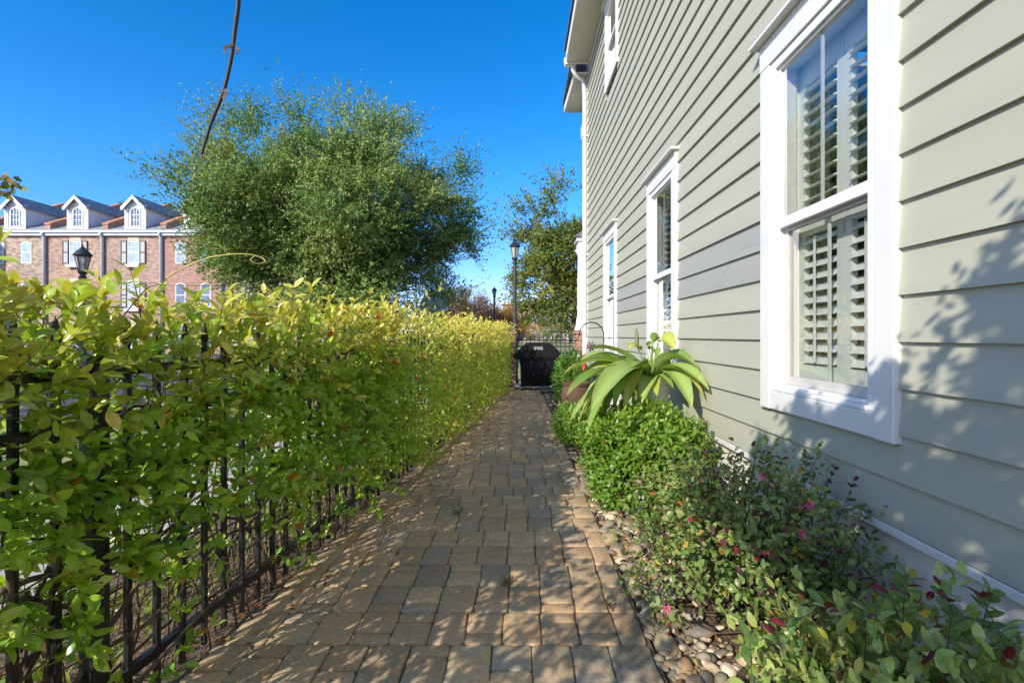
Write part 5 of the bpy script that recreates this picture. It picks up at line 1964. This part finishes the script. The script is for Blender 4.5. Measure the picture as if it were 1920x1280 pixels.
# ------------------------------------------------------------------ trees
def tree(name, label, cat, base, centre, radii, nclump, per, leaf, wr, colf, kind='quad', mat=None, trunk_r=0.25, clump_r=0.28, spray=(0.35, 0.8), leaves_per=14,
         top_wild=0.0, flat=0.75, shell=0.35, group=None, extra=(), bark_m=None, wildn=0, limb_n=None, zcut=None, egg=0.0, twig=False):
    t = thing(name, label, cat, tuple(base), group)
    cx, cy, cz = centre
    R = np.array(radii, float)
    th = rng.uniform(0, 2 * PI, nclump)
    v = rng.uniform(-0.85, 1.0, nclump)
    s = np.sqrt(1 - v * v)
    rad = (shell + (1 - shell) * rng.random(nclump) ** 0.7) * rng.uniform(0.82, 1.06, nclump)
    CC = np.column_stack([np.cos(th) * s, np.sin(th) * s, v]) * rad[:, None]
    CC[:, :2] *= (1 - egg * CC[:, 2:3])
    CC = CC * R + np.array(centre)
    if len(extra):
        CC = np.vstack([CC, np.array(extra)])
    if zcut is not None:
        CC = CC[CC[:, 2] > zcut]
    nc = len(CC)
    cr = clump_r * R.mean() * rng.uniform(0.6, 1.25, nc)
    # sprays around every clump
    n = nc * per
    ci = np.repeat(np.arange(nc), per)
    dirs = unit(rng.normal(0, 1, (n, 3)) + unit((CC - np.array(centre)) / R)[ci] * 0.7 + np.array([0, 0, 0.25]))
    off = dirs * (cr[ci] * rng.random(n) ** 0.6)[:, None] * np.array([1, 1, flat])
    B = CC[ci] + off
    D = unit(dirs * 0.8 + unit((B - np.array(centre)) / R) * 0.6 + np.array([0, 0, 0.35]) + rng.normal(0, 0.3, (n, 3)))
    ln = rng.uniform(*spray, n)
    if wildn:      # long whips standing clear of the crown
        sel = np.argsort(-(((B - np.array(centre)) / R) ** 2).sum(axis=1) - 0.4 * (B[:, 2] - cz) / R[2] + rng.normal(0, .15, n))[:wildn]
        ln[sel] *= rng.uniform(1.4, 2.3, len(sel))
    hs_ = rng.normal(0, 1, nc)[ci]
    outw = unit(off + 1e-6) * 0.75
    LV = Leaves()
    for k in range(leaves_per):
        f = (k + rng.random(n)) / leaves_per
        p = B + D * (ln * f)[:, None] + rng.normal(0, 1, (n, 3)) * (np.minimum(0.16 * ln, 0.075) * (1.05 - f))[:, None]
        p[:, 2] -= 0.10 * ln * f * f
        ld = D * 0.6 + rng.normal(0, 0.6, (n, 3))
        nn = rng.normal(0, 0.5, (n, 3)) + np.array([-0.1, -0.15, 0.45]) + outw
        L = leaf * rng.uniform(0.65, 1.3, n)
        LV.add(p, ld, nn, L, L * wr * rng.uniform(0.8, 1.2, n), colf(f, n, hs_))
    LV.build('crown', mat or leaf_oak, kind, t)
    mb = MB()
    b = np.array(base, float)
    fork = np.array([lerp(b[0], cx, .3), lerp(b[1], cy, .3), max(b[2] + 0.5, lerp(b[2], cz, 0.38))])
    Q = [b + [0, 0, -.1], lerp(b, fork, .5) + rng.normal(0, .04, 3) * trunk_r * 4, fork]
    mb.tube(Q, [trunk_r * 1.25, trunk_r, trunk_r * 0.8], 12)
    lim = rng.choice(nc, min(limb_n or max(12, nc // 3), nc), replace=False)
    for i in lim:
        e = CC[i]
        m1 = lerp(fork, e, .4) + rng.normal(0, .04, 3) * R
        m1[2] += 0.06 * R[2]
        pts = [bez(fork, m1, e, 8)[k] + rng.normal(0, .008, 3) * R * (k > 0) for k in range(8)]
        mb.tube(pts, np.linspace(trunk_r * 0.42, 0.012, 8), 7, cap=False)
        if twig:
            for q in range(3):
                e2 = e + rng.normal(0, 0.16, 3) * R
                mb.tube([pts[5], lerp(pts[5], e2, .5) + rng.normal(0, .02, 3) * R, e2], [0.03, 0.018, 0.006], 5, cap=False)
    mb.build('trunk', bark_m or bark, t, smooth=True)
    return t


def oakcol(f, n, h):
    u = np.clip(0.52 + 0.16 * h + rng.normal(0, 0.22, n) + 0.15 * f, 0, 1)[:, None]
    C = np.where(u < 0.5, lerp((0.058, 0.125, 0.032), (0.13, 0.23, 0.056), u * 2), lerp((0.13, 0.23, 0.056), (0.30, 0.36, 0.105), u * 2 - 1))
    r = rng.random(n)
    C[r < 0.012] = (0.22, 0.12, 0.04)
    return vary(C, 0.2)


OY = 20.0
rng = np.random.default_rng(5)
oc = at(622, 412, OY)
tree('oak_tree', 'large broad live oak with dense grey green crown behind the hedge', 'tree', (oc[0] + .3, OY, 0), (oc[0], OY, oc[2] - .1), (5.2, 4.8, 3.45), 200, 80, 0.108, 0.50,
     oakcol, trunk_r=0.24, clump_r=0.22, spray=(0.35, 0.85), leaves_per=18, wildn=1700, twig=True, flat=0.72, shell=0.45, zcut=1.5, egg=-0.10,
     extra=[at(425, 250, 20), at(410, 300, 19.5), at(390, 330, 20), at(385, 400, 20), at(850, 330, 20), at(865, 460, 20), at(860, 400, 19.5), at(480, 240, 20), at(745, 260, 20),
            at(410, 470, 19), at(460, 520, 19), at(520, 560, 19), at(800, 530, 20), at(830, 545, 20), at(700, 560, 19), at(600, 570, 19), at(560, 232, 20), at(650, 240, 20), at(570, 585, 18), at(640, 585, 18), at(680, 580, 18), at(540, 575, 18.5), at(730, 575, 18.5),
            at(610, 560, 17.5), at(660, 560, 17.5), at(770, 565, 19), at(500, 560, 19), at(590, 540, 17), at(690, 545, 17)])


def oak2col(f, n, h):
    u = np.clip(0.5 + 0.18 * h + rng.normal(0, 0.22, n) + 0.15 * f, 0, 1)[:, None]
    C = np.where(u < 0.5, lerp((0.06, 0.11, 0.025), (0.13, 0.19, 0.035), u * 2), lerp((0.13, 0.19, 0.035), (0.28, 0.29, 0.065), u * 2 - 1))
    r = rng.random(n)
    C[r < 0.02] = (0.28, 0.16, 0.04)
    return vary(C, 0.2)


c2 = at(1085, 490, 17)
tree('oak_tree', 'smaller yellow green oak beside the porch behind the grill', 'tree', (2.3, 17.2, 0), (c2[0] + .25, 17.2, c2[2]), (2.4, 2.2, 2.4), 84, 44, 0.105, 0.5, oak2col,
     trunk_r=0.12, clump_r=0.22, spray=(0.3, 0.65), leaves_per=14, wildn=220, flat=0.55, shell=0.3, zcut=1.5, twig=True,
     extra=[at(1000, 400, 17), at(985, 440, 17), at(980, 555, 17), at(1000, 570, 17), at(1040, 385, 17), at(1010, 585, 17), at(1065, 600, 17), at(1050, 360, 17.4), at(1000, 500, 17), at(990, 520, 17)])


def autcol(a, b, c):
    def f(ff, n, h):
        u = np.clip(0.5 + 0.2 * h + rng.normal(0, 0.28, n), 0, 1)[:, None]
        return vary(np.where(u < 0.5, lerp(a, b, u * 2), lerp(b, c, u * 2 - 1)), 0.25)
    return f


c3 = at(884, 604, 34)
tree('autumn_tree', 'rusty pink autumn tree behind the far end of the hedge left of the slim lamp', 'tree', (c3[0], 34, 0), (c3[0], 34, 2.0), (1.75, 1.6, 2.15), 80, 40, 0.12, 0.45,
     autcol((0.17, 0.09, 0.06), (0.30, 0.16, 0.10), (0.36, 0.24, 0.14)), trunk_r=0.08, clump_r=0.25, spray=(0.3, 0.8), leaves_per=9, wildn=250, twig=True, zcut=0.6)
c4 = at(946, 612, 36)
tree('autumn_tree', 'golden orange autumn tree between the slim lamp and the tall lamp post', 'tree', (c4[0], 36, 0), (c4[0], 36, 1.7), (1.3, 1.2, 1.55), 56, 36, 0.12, 0.45,
     autcol((0.26, 0.12, 0.04), (0.40, 0.20, 0.05), (0.48, 0.30, 0.08)), trunk_r=0.07, clump_r=0.28, spray=(0.25, 0.6), leaves_per=9, wildn=120, twig=True, zcut=0.5)
c5 = at(994, 617, 60)
tree('autumn_tree', 'small golden tree on the far lawn in front of the brick building', 'tree', (c5[0], 60, 0), (c5[0], 60, 2.0), (0.95, 0.9, 1.3), 26, 20, 0.11, 0.45,
     autcol((0.26, 0.19, 0.03), (0.42, 0.30, 0.04), (0.50, 0.38, 0.07)), trunk_r=0.06, clump_r=0.3, spray=(0.25, 0.5), leaves_per=8, zcut=0.9)
# darker trees closing the view far off
for k, (px, Y, rx, rz, lab) in enumerate(((1070, 78, 7.5, 4.4, 'dark green tree mass far behind the right oak'), (1170, 95, 9, 5.2, 'round green tree farthest right behind the house'))):
    c = at(px, 600, Y)
    tree('background_tree', lab, 'tree', (c[0], Y, 0), (c[0], Y, rz * .8 + 0.6), (rx, rx * .8, rz), 60, 22, 0.32, 0.5, oak2col, trunk_r=0.25, clump_r=0.3, spray=(0.8, 1.6), leaves_per=9)

# the maple whose branch reaches in at the left edge
def mapcol(f, n, h):
    u = rng.random((n, 1))
    return vary(np.where(u < 0.5, lerp((0.10, 0.12, 0.03), (0.20, 0.18, 0.035), u * 2), lerp((0.20, 0.18, 0.035), (0.33, 0.16, 0.03), u * 2 - 1)), 0.2)


mt = tree('maple_tree', 'maple branch with green and bronze leaves reaching in at the left edge', 'tree', (-10.2, 5.4, 0), (-10.2, 5.4, 4.6), (1.6, 1.7, 1.7), 30, 16, 0.12, 0.8, mapcol,
          trunk_r=0.10, clump_r=0.3, spray=(0.3, 0.6), leaves_per=6)
V, F, C = [], [], []
tmpl = [(0, 0), (0.12, -0.30), (0.28, -0.24), (0.42, -0.52), (0.55, -0.24), (0.72, -0.26), (1.0, 0), (0.72, 0.26), (0.55, 0.24), (0.42, 0.52), (0.28, 0.24), (0.12, 0.30)]
mrng = np.random.default_rng(4)
Ym = 5.2
for (px, py) in [(mrng.uniform(-30, 26), mrng.uniform(330, 358)) for _ in range(46)] + [(34, 350), (40, 355), (36, 353), (20, 362), (24, 338), (8, 326), (2, 330), (14, 333), (12, 366)]:
    p = at(px, py, Ym + mrng.uniform(-.3, .3))
    d = unit(np.array([mrng.normal(0.4, .6), mrng.normal(0, .6), mrng.normal(-0.5, .4)]))
    nrm = mrng.normal(0, 0.6, 3) + np.array([0, -0.7, 0.5])
    nrm = unit(nrm - d * np.dot(nrm, d))
    s = np.cross(nrm, d)
    L = mrng.uniform(0.055, 0.085)
    b = len(V)
    c = np.array(mapcol(None, 1, None)[0])
    for (a, w_) in tmpl:
        V.append(p + d * L * a + s * L * w_ + nrm * L * (0.25 * abs(w_) - 0.2 * a * a))
        C.append(c)
    F.append(tuple(range(b, b + 12)))
npmesh('branch_leaves', np.array(V), [np.array(F)], leaf_oak, mt, np.array(C), np.zeros(len(V)))
mb = MB()
mb.tube([(-10.1, 5.4, 3.9), (-8.6, 5.35, 3.6), (-7.2, 5.3, 3.25), (-6.2, 5.25, 2.98), at(-10, 343, Ym), at(30, 350, Ym)], [0.045, 0.04, 0.03, 0.02, 0.009, 0.003], 7)
mb.build('branch', bark, mt, smooth=True)

# leafy tree standing left of and behind the viewpoint: its unseen crown is shaped to cast the wall's dappled shadow and its long cane hangs into view
st = thing('garden_tree', 'garden tree beside the viewpoint whose bare dark cane hangs down across the sky', 'tree', (-1.25, -1.6, 0))
grng = np.random.default_rng(31)
ng = 19000
SD = np.array(LDIR)
ty = grng.uniform(-0.2, 3.0, ng)
shadow_edge = np.interp(ty, [-0.2, 0.6, 1.2, 1.37, 1.6, 1.85, 2.1, 2.35, 2.65, 2.85, 3.0], [1.25, 1.65, 1.62, 1.50, 1.22, 1.02, 0.95, 0.84, 0.70, 0.55, 0.40])  # top outline of the shadow wanted on the wall
shadow_edge = shadow_edge + 0.07 * np.sin(ty * 13 + 1) + 0.05 * np.sin(ty * 31) + 0.03 * np.sin(ty * 57 + 2)
tz_ = -0.1 + (shadow_edge + 0.1) * grng.random(ng) ** 0.8
keep = np.ones(ng, bool)
for k in range(36):          # gaps in the crown, shaped to leave lit discs on the wall
    hy, hz = grng.uniform(0.9, 2.6), grng.uniform(0.1, 1.15)
    keep &= ((ty - hy) / 1.1) ** 2 + (tz_ - hz) ** 2 > grng.uniform(0.022, 0.050) ** 2
for k in range(14):          # notches that loosen the crown's shadow outline on the wall
    hy = grng.uniform(1.2, 2.9)
    hz = np.interp(hy, [1.2, 1.6, 2.1, 2.65, 2.9], [1.5, 1.15, 0.85, 0.6, 0.45]) + grng.uniform(-0.15, 0.05)
    keep &= ((ty - hy) / 1.5) ** 2 + (tz_ - hz) ** 2 > grng.uniform(0.03, 0.06) ** 2
ty, tz_, shadow_edge = ty[keep], tz_[keep], shadow_edge[keep]
ng = len(ty)
edge_d = smooth(shadow_edge - tz_, 0.0, 0.25)
t0 = np.maximum(2.5 + 1.0 * edge_d, (ty - 0.02) / SD[1])
tt = t0 + grng.uniform(0.0, 0.9, ng)
GP = np.column_stack([np.full(ng, WX), ty, tz_]) - SD[None] * tt[:, None]  # leaves traced back towards the sun from their shadow on the wall
LV = Leaves()
Lg = grng.uniform(0.04, 0.075, ng)
LV.add(GP, grng.normal(0, 1, (ng, 3)), grng.normal(0, 0.6, (ng, 3)) - SD * 0.9, Lg, Lg * grng.uniform(0.42, 0.55, ng),
       vary(lerp((0.06, 0.13, 0.02), (0.16, 0.25, 0.045), grng.random((ng, 1)))))
# little sprigs that stand out of the crown and fringe its wall shadow
for (sy, sz, dy, dz) in ((1.66, 1.22, -0.03, 0.16), (1.50, 1.36, 0.10, 0.10), (1.80, 1.12, 0.02, 0.10), (2.55, 0.76, 0.16, 0.02), (2.8, 0.6, 0.18, 0.05), (2.3, 0.86, 0.05, 0.12),
                         (1.35, 1.55, 0.06, 0.14), (1.95, 1.0, 0.10, 0.10), (2.1, 0.92, -0.02, 0.13)):
    for k in range(7):
        f = k / 6
        p = np.array([WX, sy + dy * f + grng.normal(0, .012), sz + dz * f + grng.normal(0, .012)]) - SD * max(2.4, (sy + 0.2) / SD[1])
        L = grng.uniform(0.035, 0.055)
        LV.add(p[None], grng.normal(0, 1, (1, 3)), (grng.normal(0, 0.4, 3) - SD)[None], np.array([L]), np.array([L * .5]), np.array([(0.1, 0.18, 0.03)]))
LV.build('crown', leaf_shrub, 'mid', st)
mb = MB()
fk = np.array([-0.95, -1.5, 1.5])
mb.tube([(-1.25, -1.6, -.05), (-1.2, -1.65, 0.7), fk], [0.06, 0.05, 0.04], 10)
for i in grng.choice(ng, 46, replace=False):
    m_ = lerp(fk, GP[i], .5) + grng.normal(0, .08, 3)
    mb.tube(bez(fk, m_, GP[i], 7), np.linspace(0.016, 0.003, 7), 6, cap=False)
mb.build('trunk', bark, st, smooth=True)
Yv = 1.15
pts = [np.array([-1.0, -1.2, 2.9]), np.array([-0.9, -0.5, 3.7]), np.array([-0.72, 0.6, 3.6]), at(452, -300, Yv), at(451, -120, Yv), at(447, 0, Yv), at(441, 50, Yv), at(434, 105, Yv), at(419, 172, Yv),
       at(398, 225, Yv), at(386, 262, Yv), at(377, 294, Yv)]
Q = []
E = np.vstack([2 * pts[0] - pts[1], np.array(pts), 2 * pts[-1] - pts[-2]])
for i in range(1, len(E) - 2):
    for k in range(5):
        t = k / 5
        p0, p1, p2, p3 = E[i - 1:i + 3]
        Q.append(0.5 * ((2 * p1) + (-p0 + p2) * t + (2 * p0 - 5 * p1 + 4 * p2 - p3) * t * t + (-p0 + 3 * p1 - 3 * p2 + p3) * t ** 3))
Q.append(pts[-1])
mb = MB()
mb.tube(Q, np.interp(np.arange(len(Q)), [0, 17, 23, len(Q) - 1], [0.0014, 0.0014, 0.0056, 0.0030]), 9)
hangm = M('cane_dark', (0.007, 0.006, 0.010), 0.6, 0.3, 20)
cane = mb.build('hanging_cane', hangm, st, smooth=True)
mb = MB()


def scrap(pts, w_):
    P = [at(x, y, Yv - 0.004 - 0.004 * k) for k, (x, y) in enumerate(pts)]
    for a, b in zip(P[:-1], P[1:]):
        d = unit(b - a)
        s = np.cross(d, [0, 1, 0.2]) * w_
        mb.add([a - s, a + s, b + s * .9, b - s * .9, a - s + [0, .001, 0], a + s + [0, .001, 0], b + s * .9 + [0, .001, 0], b - s * .9 + [0, .001, 0]],
               [(0, 1, 2, 3), (7, 6, 5, 4), (0, 4, 5, 1), (2, 6, 7, 3), (1, 5, 6, 2), (3, 7, 4, 0)])


scrap([(438, 84), (428, 87), (418, 91)], 0.0036)
scrap([(420, 90), (421, 101)], 0.0024)
scrap([(442, 88), (447, 94), (444, 100), (440, 101)], 0.0034)
scrap([(420, 168), (423, 174), (419, 186)], 0.0044)
scrap([(378, 290), (376, 298)], 0.003)
mb.build('dry_leaf', M('dry_leaf_scrap', (0.10, 0.06, 0.035), 0.8, 0.4, 60), cane)
